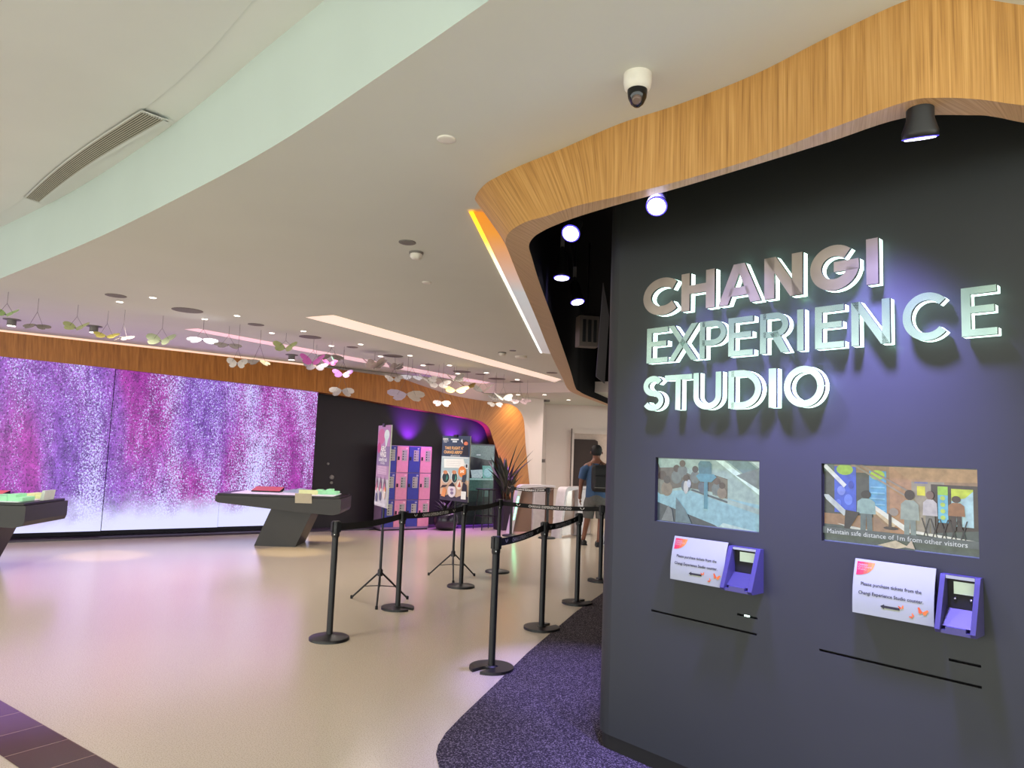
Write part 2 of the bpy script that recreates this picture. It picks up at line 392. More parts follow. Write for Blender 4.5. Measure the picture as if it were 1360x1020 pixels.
# wooden band above the video wall curving down into a leg
D = .22
outer = [(-60, 433), (0, 440), (140, 455.5), (280, 471), (420, 487), (500, 497.6), (533, 503), (563, 513), (601, 525), (640, 532), (668, 535), (682, 539), (691, 547), (696, 560), (698, 590), (702, 630), (708, 692)]
inner = [(-60, 466), (0, 473), (140, 488), (280, 504), (420, 520), (500, 534), (540, 541.5), (580, 548), (615, 554), (636, 558.5), (645, 563), (651, 570), (656, 585), (663, 607), (672, 640), (680, 668), (686, 693)]
oP = smooth_path([lw_px(*p, D) for p in outer], 5); iP = smooth_path([lw_px(*p, D) for p in inner], 5)
for p in oP + iP: p.y = max(p.y, .0)
L_ = arclen(oP)
wb = MB()
rows = [[LW(p.x, p.y, D) for p in oP], [LW(p.x, p.y, D - .02) for p in iP]]
wb.grid(rows, M_WOOD3, uvs=[[(l, .6) for l in L_], [(l, 0) for l in L_]])
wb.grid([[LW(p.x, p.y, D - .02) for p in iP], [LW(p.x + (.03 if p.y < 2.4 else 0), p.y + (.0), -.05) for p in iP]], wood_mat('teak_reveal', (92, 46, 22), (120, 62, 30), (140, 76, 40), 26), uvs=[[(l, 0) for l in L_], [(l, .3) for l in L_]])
wb.grid([[LW(p.x, p.y, -.05) for p in oP], [LW(p.x, p.y, D) for p in oP]], M_WOOD3, uvs=[[(l, .3) for l in L_], [(l, 0) for l in L_]])
lo_ = [p for p in oP if p.x < lw_px(440, 490, D)[0]]
wb.grid([[LW(p.x, p.y - .004, D + .004) for p in lo_], [LW(p.x, p.y + .03, D + .004) for p in lo_]], mat('warm_line_light', (240, 210, 190), .5, emit=(240, 206, 186), es=.7, var=.02))
struct(wb.build('trim_1'))
# white bulkhead above the band and right of the leg
bh = MB()
top = [LW(p.x, max(p.y, .0), .02) for p in oP if p.y > .05]
bh.face([LW(-9.5, 3.6, .02)] + [LW(-9.5, oP[0].y, .02)] + top + [LW(sLegO + .35, 0, .02), LW(sLegO + .35, 3.6, .02)], M_WHITE)
struct(bh.build('wall_left_bulkhead'))

# ------------------------------------------------------------------ portal ring at the front right
so = [(1360, 140), (1300, 132), (1245, 130), (1200, 136), (1100, 172), (1000, 211), (900, 241), (820, 261), (767, 273), (725, 287), (700, 294), (683, 303), (674, 312), (671.5, 323), (676.7, 338), (690, 371), (713, 425), (731, 469), (748, 504), (754, 516), (764, 523), (800, 536.5)]
si = [(1360, 163), (1325, 156), (1290, 153), (1200, 157), (1100, 189), (1000, 220), (900, 250), (820, 272), (767, 288), (738, 299), (720, 307.5), (708, 316), (702.5, 327), (706.7, 343), (714.7, 370), (725, 399), (737.6, 433.5), (757, 490), (764.5, 515), (770, 520), (778, 524.5), (800, 533.5)]
so = [at_z(*p, ZS) for p in so]; si = [at_z(*p, ZS) for p in si]
right_tail_o = [Vector((9.0, 8.4, ZS)), Vector((3.6, 3.2, ZS)), Vector((2.5, 2.45, ZS)), Vector((2.05, 2.27, ZS))]
right_tail_i = [p + Vector((-.04, .12, 0)) for p in right_tail_o]
far_o = so[-1] + (so[-1] - so[-2]) * 1.2; far_i = si[-1] + (si[-1] - si[-2]) * 1.6
so = right_tail_o + so + [far_o]; si = right_tail_i + si + [far_i]
# ceiling line of the fascia
so_px_shift = []
N_ = len(so)
ce = [Vector((p.x, p.y, ZC)) for p in so[:12]]
ce += [at_z(*q, ZC) for q in ((745, 198), (690.8, 220), (662, 234), (645, 244), (633, 258), (632.5, 267))]
dside = (so[21] - so[19]).normalized()
for p in so[18:24]:                         # straight run beside the light slot
    ce.append(Vector((p.x - .125, p.y + .02, ZC)))
ce += [Vector((p.x - .05, p.y + .05, ZC)) for p in so[24:]]
soS, siS, ceS = smooth_path(so, 6), smooth_path(si, 6), smooth_path(ce, 6)
Ls = arclen(soS)
rg = MB()
def resample(P, n):
    L = arclen(P); out = []
    for i in range(n):
        t = L[-1] * i / (n - 1); k = 0
        while k < len(L) - 2 and L[k + 1] < t: k += 1
        out.append(P[k].lerp(P[k + 1], (t - L[k]) / max(1e-6, L[k + 1] - L[k])))
    return out
rg.grid([ceS, soS], M_WOOD, uvs=[[(l, .45) for l in Ls], [(l, 0) for l in Ls]])
rg.grid([soS, siS], M_WOOD2, uvs=[[(l, .2) for l in Ls], [(l, 0) for l in Ls]])
struct(rg.build('trim_2'))
vi = MB()
vi.grid([siS, [Vector((p.x, p.y, 4.3)) for p in siS]], M_VOID)
vi.face([Vector((p.x, p.y, 4.3)) for p in siS] + [Vector((9, 16, 4.3)), Vector((9, 4, 4.3))], M_VOID)
struct(vi.build('ceiling_void'))
# cove light slot beside the ring
i0, i1 = 4 * 6 + 12 * 6 + 2, 4 * 6 + 17 * 6
sl = [p for p in ceS[i0:i1]]
c0, c1 = at_z(622.5, 281, ZC - .012), at_z(717.5, 469, ZC - .012)
def on_cove(p):
    t = (p.y - c0.y) / (c1.y - c0.y); return c0.lerp(c1, t)
ceP = [p for p in ceS if c0.y - .02 <= p.y <= c1.y and p.x < 1.2]
cv = thing('cove_light', 'glowing orange to white cove light strip along the side of the wooden ceiling ring', 'light strip', c0)
cb, cf = MB(), MB()
nn = len(ceP)
g1 = gradient_mat('cove_tube', [(0, (255, 190, 20)), (.10, (255, 216, 60)), (.22, (255, 246, 226)), (1, (250, 252, 255))], 1.6)
g2 = gradient_mat('cove_tray', [(0, (240, 150, 16)), (.07, (232, 156, 50)), (.15, (214, 160, 116)), (.26, (206, 178, 164)), (.36, (186, 192, 196)), (1, (176, 172, 172))], .62)  # the tube's light on the tray is put into its colour and glow
ra, rb_, rc_ = [], [], []
for i in range(25):
    t = i / 24; p = c0.lerp(c1, t); j = min(range(nn), key=lambda k: abs(ceP[k].y - p.y)); qd = ceP[j]
    pr_ = Vector((1, -.13, 0)).normalized()
    ra.append(p - c0); rb_.append(p + pr_ * .03 - c0); rc_.append(p + pr_ * .20 - c0 - Vector((0, 0, .008)))
uva = [(i / 24, 0) for i in range(25)]
cb.grid([ra, rb_], g1, uvs=[uva, [(u, 1) for u, _ in uva]]); cb.build('light_tube', cv)
cf.grid([rb_, rc_], g2, uvs=[uva, [(u, 1) for u, _ in uva]]); cf.build('light_tray', cv)

# ------------------------------------------------------------------ ceilings
eC = smooth_path([at_z(x, y, ZC) for x, y in ((650, 0), (520, 90), (370, 190), (250, 256), (120, 320), (0, 370))], 8)
eC = [Vector((9, .2, ZC)), Vector((4, .45, ZC)), Vector((2, .9, ZC)), Vector((.9, 1.45, ZC)), Vector((.3, 1.9, ZC))] + eC
tl = (eC[-1] - eC[-4]).normalized()
eC += [eC[-1] + tl * 1.2 + Vector((0, -.1, 0)), eC[-1] + tl * 6 + Vector((0, -1.4, 0))]
stepL, stepR = at_z(646, 509, ZC), at_z(752, 507.5, ZC)
sd = (stepR - stepL).normalized()
cl = MB()
poly = eC + [Vector((LW(-9, 0).x, LW(-9, 0).y, ZC)), stepL - sd * 2.2, stepR + sd * .10]
ringback = [p for p in reversed(ceS)]
ringback = [p for p in ringback if p.y < (stepR + sd * .10).y - .06 or p.x > 2.5]
cl.face(poly + ringback + [Vector((9.05, 8.3, ZC))], M_CEIL)
struct(cl.build('ceiling'))
# pale green fascia rising to the outer, higher ceiling
fc = MB(); fo = MB()
Lc = arclen(eC)
pB = smooth_path([at_z(x, y, ZO) for x, y in ((430, 0), (350, 65), (230, 165), (100, 252), (0, 302))], 8)
pA = smooth_path([at_z(x, y, ZO) for x, y in ((335, 0), (265, 80), (188, 146), (33, 262), (0, 281))], 8)
def ext(P, n0):   # follow the ceiling edge beyond the frame
    t0 = (P[0] - P[3]).normalized(); t1 = (P[-1] - P[-4]).normalized()
    return [P[0] + t0 * 5 + Vector((4, 1.2, 0)), P[0] + t0 * 2.5 + Vector((1, .3, 0)), P[0] + t0 * .8] + P + [P[-1] + t1 * 1.5, P[-1] + t1 * 7 + Vector((0, -1.4, 0))]
pB, pA = ext(pB, 0), ext(pA, 0)
def resample(P, n):
    L = arclen(P); out = []
    for i in range(n):
        t = L[-1] * i / (n - 1); k = 0
        while k < len(L) - 2 and L[k + 1] < t: k += 1
        out.append(P[k].lerp(P[k + 1], (t - L[k]) / max(1e-6, L[k + 1] - L[k])))
    return out
# pair the fascia's upper edge with the lower edge at equal plan angle
def near(P, q):
    best = None
    for a, b in zip(P, P[1:]):
        d = b - a; t = max(0, min(1, (q - a).to_2d().dot(d.to_2d()) / max(1e-9, d.to_2d().length_squared))); r = a + d * t
        e = (r - q).to_2d().length
        if best is None or e < best[0]: best = (e, r)
    return best[1]
up_ = [near(pB, p) + Vector((0, 0, .04)) for p in eC]
fc.grid([eC, up_], M_GREEN); struct(fc.build('ceiling_fascia'))
n_ = 60
rA = resample(pA, n_); rB = [near(pB, p) for p in rA]; rB[0] = pB[0]; rB[-1] = pB[-1]
rB = [p + (p - a).normalized() * .04 for p, a in zip(rB, rA)]
fo.grid([rB, rA], M_CEIL2)
rOut = [p + Vector((-.55, -.8, 0)).normalized() * 1.2 + Vector((0, 0, -.10)) for p in rA]
rOut2 = [p + Vector((-.55, -.8, 0)).normalized() * 7 + Vector((0, 0, -.12)) for p in rA]
rLip = [p + Vector((0, 0, -.006)) for p in rA]
fo.grid([rA, rLip], M_CEIL2, smooth=False)
fo.grid([rLip, rOut, rOut2], M_CEIL2, smooth=False)
struct(fo.build('ceiling_outer'))
# corridor: lower ceiling, white walls, open doorway
ZL = 2.93
cr = MB()
A0, A1 = stepL - sd * 2.2, stepR + sd * 4
bk_ = Vector((-sd.y, sd.x, 0)) * 5.5
cr.face([Vector((p.x, p.y, ZC)) for p in (A0, A1)] + [Vector((p.x, p.y, ZL)) for p in (A1, A0)], M_WHITE)
cr.face([Vector((p.x, p.y, ZL)) for p in (A0, A1, A1 + bk_, A0 + bk_)], M_CEIL)
cr.face([A1 + Vector((0, 0, 1.2)), A1 + Vector((8, 0, 1.2)), A1 + Vector((8, 0, ZL - ZC)), A1 + Vector((0, 0, ZL - ZC))], M_VOID)
cr.face([Vector((p.x, p.y, ZC + 1.2)) for p in (A0, A1)] + [Vector((p.x, p.y, ZC)) for p in (A1, A0)], M_VOID)
cr.face([Vector((p.x, p.y, ZL)) for p in (A1, A1 + Vector((8, 0, 0)), A1 + Vector((8, 7, 0)), A1 + bk_)], M_CEIL)
struct(cr.build('ceiling_corridor'))
BY = 18.6
P0 = LW(sLegO + .0, 0, .02)
def on_back(x, y): return at_pl(x, y, (0, BY), (0, 1))
xa = on_back(727, 620).x; xd0, xd1 = on_back(757, 620).x, on_back(812, 620).x; zt = on_back(775, 575).z
bw = MB()
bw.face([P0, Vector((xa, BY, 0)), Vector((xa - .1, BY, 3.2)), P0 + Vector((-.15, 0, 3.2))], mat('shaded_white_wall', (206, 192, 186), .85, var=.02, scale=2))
bw.face([(xa, BY, 0), (xd0, BY, 0), (xd0, BY, 3.2), (xa - .1, BY, 3.2)], M_WHITE)
bw.face([(xd0, BY, zt), (xd1, BY, zt), (xd1, BY, 3.2), (xd0, BY, 3.2)], M_WHITE)
bw.face([(xd1, BY, 0), (9, BY, 0), (9, BY, 3.2), (xd1, BY, 3.2)], M_WHITE)
struct(bw.build('wall_back'))
dr = empty('door_1', (xd0, BY, 0)); struct(dr)
mb = MB(); wdo = xd1 - xd0
for (a, b, c, d) in ((-.10, 0, -.03, zt + .06), (0, wdo, zt - .0, zt + .06), (wdo, wdo + .1, 0, zt + .06)):
    pass
mb.box((.04, -.03, zt / 2), (.08, .1, zt), M_WHITE); mb.box((wdo / 2, -.03, zt + .02), (wdo, .1, .08), M_WHITE)
mb.box((.01, -.10, zt / 2 + .05), (.02, .05, zt + .1), mat('dark_shadow_gap', (70, 56, 54), .7))
mb.build('door_frame', dr)
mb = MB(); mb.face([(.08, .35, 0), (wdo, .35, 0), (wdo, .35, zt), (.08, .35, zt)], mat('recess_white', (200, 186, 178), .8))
mb.face([(.08, 0, 0), (.08, .35, 0), (.08, .35, zt), (.08, 0, zt)], M_WHITE); mb.face([(.08, 0, zt), (wdo, 0, zt), (wdo, .35, zt), (.08, .35, zt)], M_WHITE)
mb.build('recess', dr)
mb = MB(); mb.prism([(.1, .0), (wdo * .62, 0), (wdo * .60, zt * .62), (wdo * .70, zt - .32), (wdo * .69, zt - .2), (wdo * .62, zt - .16), (.1, zt - .16)], mat('dark_opening_brown', (58, 44, 42), .6), lambda x, y, d: (x, .33 - d, y), 0, .03)
mb.build('dark_opening_panel', dr)  # dark sheet standing in for the darkness beyond the open doorway
# little washroom sign
sp_ = P0.lerp(Vector((xa, BY, 0)), .55)
sg = MB(); sdir = (Vector((xa, BY, 0)) - P0).normalized(); sn = Vector((sdir.y, -sdir.x, 0))
wp = at_pl(720.5, 612, (P0.x, P0.y), (sn.x, sn.y))
TT = lambda x, y, d: sdir * x * 2.2 + Vector((0, 0, y)) + sn * d
sg.prism([(-.13, -.045), (.13, -.045), (.13, .045), (-.13, .045)], mat('sign_grey', (120, 108, 106), .6), TT, .001, .008)
sg.prism([(-.105, -.04), (-.02, -.04), (-.02, .04), (-.105, .04)], M_BLACK, TT, .008, .011)
for k in range(3): sg.prism([(.0 + k * .035, -.03), (.022 + k * .035, -.03), (.022 + k * .035, .03), (.0 + k * .035, .03)], mat('sign_dark_ink', (60, 50, 50), .6), TT, .008, .010)
text_to(sg, 'i', TT, -.075, -.03, .08, M_WPLASTIC, d=.0115)
tag(sg.build('wall_sign', None, wp), 'tiny dark direction sign on the white wall beside the wooden arch', 'sign')

# ------------------------------------------------------------------ kiosk wall (front right)
K0, K1 = at_z(865, 811, .80), at_z(1304, 913, .80)
kt = (K1 - K0); kt.z = 0; kt.normalize(); kn = Vector((kt.y, -kt.x, 0))
if kn.dot(CAM - K0) < 0: kn = -kn
KO = Vector((K0.x, K0.y, 0))
def KW(s, z, d=0.): return KO + kt * s + kn * d + Vector((0, 0, z))
def kw_px(x, y, d=0.):
    p = KO + kn * d; v = at_pl(x, y, (p.x, p.y), (kn.x, kn.y)); return ((v - p).dot(kt), v.z)
sE = kw_px(798.5, 700)[0] - .05
# plan: rounded left end, straight front, bending away on the right
R_ = .14
plan = []
side = Vector((.25, .97, 0)).normalized()
cc = KW(sE + R_, 0, -R_)
a0 = math.atan2(kn.y, kn.x)
for k in range(9):
    a = a0 - PI / 2 * (1 - k / 8.) * 1.15
    plan.append(cc + R_ * Vector((math.cos(a), math.sin(a), 0)))
plan = [plan[0] + side * 7] + plan
s_end = kw_px(1304, 850)[0] + .22
plan += [KW(s_end, 0), KW(s_end + .5, 0, -.05), KW(s_end + 1., 0, -.28), KW(s_end + 1.8, 0, -1.0)]
# monitor openings are let into the wall
def quad_px(pts): return [kw_px(*p) for p in pts]
m1 = quad_px([(871, 607), (1009, 612), (1007.5, 708), (869, 691.5)]); m2 = quad_px([(1091, 616), (1298, 623), (1300.5, 743), (1091, 718)])
def rect(q): return (q[0][0] + q[3][0]) / 2, (q[1][0] + q[2][0]) / 2, (q[2][1] + q[3][1]) / 2, (q[0][1] + q[1][1]) / 2
r1, r2 = rect(m1), rect(m2)
zb_, zt_ = (r1[2] + r2[2]) / 2, (r1[3] + r2[3]) / 2
r1 = (r1[0], r1[1], zb_, zt_); r2 = (r2[0], r2[1], zb_, zt_)
slots = []
for (a, b) in (((865, 811), (1005, 842)), ((1088, 863), (1304, 913)), ((979, 816), (1006, 821)), ((1260, 876), (1303, 885))):
    q = [kw_px(*a), kw_px(*b)]; zm = (q[0][1] + q[1][1]) / 2; slots.append((q[0][0], q[1][0], zm - .005, zm + .005))
TOPK = 4.1
kw = MB()
Lp = arclen(plan); i_s = 9  # index of last arc point (start of straight)
def strip(pts):
    kw.grid([[Vector((p.x, p.y, .085)) for p in pts], [Vector((p.x, p.y, TOPK)) for p in pts]], M_KIOSK)
strip(plan[:10]); strip(plan[10:])
sA = sE + R_ ; sB = s_end
plan_front = (sA, sB)
xs = sorted({sA, sB, r1[0], r1[1], r2[0], r2[1]} | {q for t in slots for q in t[:2]})
zs = sorted({.085, TOPK, zb_, zt_} | {q for t in slots for q in t[2:]})
holes = [r1, r2] + slots
for a, b in zip(xs, xs[1:]):
    for c, d in zip(zs, zs[1:]):
        mx_, mz_ = (a + b) / 2, (c + d) / 2
        if any(h[0] < mx_ < h[1] and h[2] < mz_ < h[3] for h in holes): continue
        kw.face([KW(a, c), KW(b, c), KW(b, d), KW(a, d)], M_KIOSK)
# fix: the arc ends where the straight face begins
for h in holes:
    dp = .03 if h in (r1, r2) else .03
    c = [(h[0], h[2]), (h[1], h[2]), (h[1], h[3]), (h[0], h[3])]
    for i in range(4):
        j = (i + 1) % 4; kw.face([KW(*c[i]), KW(*c[j]), KW(*c[j], -dp), KW(*c[i], -dp)], M_BLACK)
    if h not in (r1, r2): kw.face([KW(*q, -dp) for q in c], M_BLACK)
struct(kw.build('wall_right'))
tk = MB(); pl2 = []
for i, p in enumerate(plan):
    t_ = (plan[min(i + 1, len(plan) - 1)] - plan[max(i - 1, 0)]).normalized(); n2 = Vector((t_.y, -t_.x, 0)); 
    pl2.append(p - n2 * .015)
tk.grid([[Vector((p.x, p.y, 0)) for p in pl2], [Vector((p.x, p.y, .09)) for p in pl2]], M_BLACK)
struct(tk.build('baseboard_right'))
TK = lambda s, z, d: KW(s, z, d)

# monitors ---------------------------------------------------------
def monitor(r, label, shapes, texts=()):
    t = thing('wall_monitor', label, 'screen', KW((r[0] + r[1]) / 2, r[2], -.02))
    o = Vector(t.location); w, h = r[1] - r[0], r[3] - r[2]
    def T(u, v, d): return KW(r[0] + u * w, r[2] + v * h, -.024 + d) - o
    mb = MB(); mb.prism([(0, 0), (1, 0), (1, 1), (0, 1)], M_BLACK, T, -.006, 0)
    mb.build('housing', t)
    pm = MB(); k = 0
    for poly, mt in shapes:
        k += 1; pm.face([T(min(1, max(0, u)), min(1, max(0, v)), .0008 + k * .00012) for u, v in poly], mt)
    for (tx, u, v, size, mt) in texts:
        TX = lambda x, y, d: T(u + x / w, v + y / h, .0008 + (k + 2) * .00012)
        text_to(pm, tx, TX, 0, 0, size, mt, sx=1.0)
    pm.build('video_and_reflections', t)
    fr = MB(); e = .004
    for a, b, c, d in ((0, 1, 0, e / h * 1.0), (0, 1, 1 - e / h, 1), (0, e / w, 0, 1), (1 - e / w, 1, 0, 1)):
        fr.prism([(a, c), (b, c), (b, d), (a, d)], M_BLACK if a == 0 and b < .5 else mat('screen_bezel', (90, 104, 108), .3), T, .0035, .005)
    fr.build('bezel', t)
    return t
def R(u0, v0, u1, v1): return [(u0, v0), (u1, v0), (u1, v1), (u0, v1)]
def ell(cx, cy, rx, ry, n=14, a0=0): return [(cx + rx * math.cos(2 * PI * k / n + a0), cy + ry * math.sin(2 * PI * k / n + a0)) for k in range(n)]
def figure(cx, base, h, w, head, top, low):
    return [([(cx - w * .32, base), (cx - w * .3, base + h * .5), (cx + w * .3, base + h * .5), (cx + w * .32, base), (cx + .04 * w, base), (cx, base + h * .4), (cx - .04 * w, base)], low),
            ([(cx - w * .5, base + h * .42), (cx - w * .46, base + h * .72), (cx - w * .22, base + h * .8), (cx + w * .22, base + h * .8), (cx + w * .46, base + h * .72), (cx + w * .5, base + h * .42)], top),
            (ell(cx, base + h * .9, w * .27, h * .1), head)]
S1 = [(R(0, 0, 1, 1), pic((150, 178, 168)))]
S1 += [([(0, .0), (.62, 0), (.45, .16), (0, .34)], pic((64, 74, 78))),
       ([(0, .30), (.62, .02), (1, 0), (1, .38), (.3, .52), (0, .46)], pic((134, 180, 188))),
       ([(.62, .02), (.66, .08), (1, -.0), (1, .0)], pic((178, 206, 200))),
       ([(0, .46), (.26, .56), (.68, .5), (.7, .72), (.5, .8), (.36, .74), (.2, .86), (.02, .84), (0, .92)], pic((96, 92, 82))),
       ([(.55, .42), (.7, .42), (.7, .7), (.6, .76)], pic((108, 104, 88))),
       ([(.36, .50), (1, .24), (1, .32), (.4, .54)], pic((150, 176, 170))),
       ([(.34, .52), (.7, .37), (.7, .40), (.36, .54)], pic((70, 84, 88)))]
for (x, y, s) in ((.05, .72, .07), (.1, .66, .06), (.2, .84, .055), (.26, .92, .05), (.39, .84, .05), (.47, .7, .05), (.6, .68, .05), (.65, .62, .045), (.3, .7, .05)):  # crowd reflected in the glass, painted into the picture
    S1 += [(ell(x, y - s * 2.4, s * 1.0, s * 1.9), pic(random.choice([(104, 116, 112), (86, 100, 110), (120, 126, 112), (128, 118, 100)]))), (ell(x, y, s * .62, s * 1.05), pic(random.choice([(74, 62, 54), (92, 78, 68), (70, 66, 62)])))]
S1 += [(ell(.3, .56, .025, .1), pic((188, 190, 186))), (ell(.33, .62, .02, .06), pic((176, 186, 200))),
       ([(.58, 1), (.66, 1), (1, .58), (1, .5)], pic((206, 236, 222))), ([(.68, 1), (.88, 1), (1, .84), (1, .62)], pic((104, 136, 136))), ([(.9, 1), (1, 1), (1, .88)], pic((190, 214, 206))),  # pale diagonals: escalator reflections painted into the picture
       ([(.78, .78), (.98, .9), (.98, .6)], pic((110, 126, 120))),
       ([(.48, .26), (.515, .26), (.515, .66), (.48, .66)], pic((76, 136, 150))), ([(.40, .74), (.44, .66), (.55, .66), (.6, .74), (.57, .78), (.43, .78)], pic((84, 146, 160))),
       ([(.43, .78), (.55, .78), (.55, .93), (.53, .97), (.44, .97), (.42, .92)], pic((70, 120, 130))),
       ([(.05, .02), (.18, .02), (.16, .2), (.12, .26)], pic((110, 118, 118))), ([(.2, .02), (.36, .02), (.3, .22), (.2, .4)], pic((92, 118, 124)))]
monitor(r1, 'smaller left wall screen showing a pale teal control tower and reflected crowd', S1)
S2 = [(R(0, 0, 1, 1), pic((150, 122, 92))), (R(0, 0, .08, 1), pic((92, 110, 100))), (R(0, .35, .35, .9), pic((70, 74, 66))),
      (R(.46, .1, .62, 1), pic((172, 132, 96))), (R(.60, .16, .8, .92), pic((150, 142, 120))), (R(.62, .8, .70, .88), pic((120, 120, 150))),
      (R(.72, .2, 1, .8), pic((62, 52, 46))), ([(.6, .82), (1, .84), (1, 1), (.46, 1)], pic((176, 140, 102))), (R(.0, .12, .3, .36), pic((150, 118, 84))),
      ([(0, 0), (1, 0), (1, .3), (.45, .16), (.2, .22), (0, .22)], pic((76, 88, 80))),
      (R(.08, .38, .235, .97), pic((62, 92, 196))), (R(.325, .40, .44, .93), pic((92, 160, 196))), (R(.76, .36, .82, .78), pic((110, 186, 206))), (R(.84, .33, .965, .76), pic((168, 206, 208))),
      (ell(.155, .93, .06, .07), pic((150, 190, 70))), (ell(.38, .88, .05, .06), pic((164, 200, 60))), (R(.76, .68, .82, .78), pic((150, 200, 70))), ([(.84, .62), (.92, .66), (.965, .74), (.965, .76), (.84, .76)], pic((188, 206, 60))), (R(.635, .66, .685, .77), pic((208, 206, 60))),
      (ell(.13, .66, .03, .06), pic((120, 140, 220))), (ell(.18, .55, .03, .07), pic((100, 130, 226))), (ell(.11, .5, .02, .05), pic((90, 120, 220))), (ell(.2, .74, .02, .05), pic((44, 66, 160)))]
for k in range(5): S2.append((R(.335, .44 + k * .07, .43, .455 + k * .07), pic((130, 190, 214)))); 
for k in range(4): S2.append((ell(.79, .42 + k * .075, .015, .025), pic((180, 210, 90))))
S2 += [([(.0, .96), (.02, 1), (.17, .74), (.15, .70)], pic((214, 220, 214))), ([(0, .6), (.04, .6), (.17, .4), (.15, .34), (.02, .54)], pic((190, 202, 194))),  # escalator reflections of the glass, painted over the video content
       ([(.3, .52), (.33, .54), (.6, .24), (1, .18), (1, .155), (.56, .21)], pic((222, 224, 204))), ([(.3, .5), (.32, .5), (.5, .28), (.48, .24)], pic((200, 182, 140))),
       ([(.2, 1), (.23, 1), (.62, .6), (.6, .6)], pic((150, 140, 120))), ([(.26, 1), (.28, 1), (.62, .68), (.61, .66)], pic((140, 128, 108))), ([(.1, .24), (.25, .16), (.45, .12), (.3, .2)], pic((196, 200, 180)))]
S2 += figure(.305, .18, .5, .13, pic((44, 40, 38)), pic((138, 170, 160)), pic((94, 110, 104)))
S2 += [([(.15, .16), (.18, .16), (.26, .4), (.16, .42)], pic((50, 46, 44)))]
S2 += figure(.59, .1, .62, .12, pic((54, 40, 36)), pic((146, 160, 146)), pic((122, 138, 128)))
S2 += figure(.715, .22, .5, .09, pic((120, 96, 84)), pic((188, 184, 180)), pic((110, 110, 100)))
S2 += figure(.87, .28, .4, .1, pic((70, 52, 44)), pic((150, 104, 64)), pic((58, 46, 42)))
bar = pic((40, 38, 36))
for k in range(5):
    a = .66 + k * .055
    S2 += [([(a, .12), (a + .008, .12), (a + .055, .4), (a + .047, .4)], bar), ([(a + .047, .12), (a + .055, .12), (a + .008, .4), (a, .4)], bar)]
S2 += [(ell(.47, .24, .05, .02), pic((60, 50, 44))), (R(.455, .24, .475, .42), pic((70, 60, 52))), (ell(.49, .44, .03, .05), pic((146, 136, 120))),
       ([(0, .1), (1, .1), (1, .185), (0, .185)], pic((86, 96, 92))), ([(.38, .02), (.5, .1), (.58, .04), (.5, .0)], pic((196, 184, 150))), ([(.56, .03), (.6, .12), (.62, .02)], pic((190, 176, 150)))]
w2 = r2[1] - r2[0]
monitor(r2, 'larger right wall screen captioned to keep a safe distance', S2, [('Maintain safe distance of 1m from other visitors', .028, .105, w2 * .0466, pic((206, 212, 208), .95))])

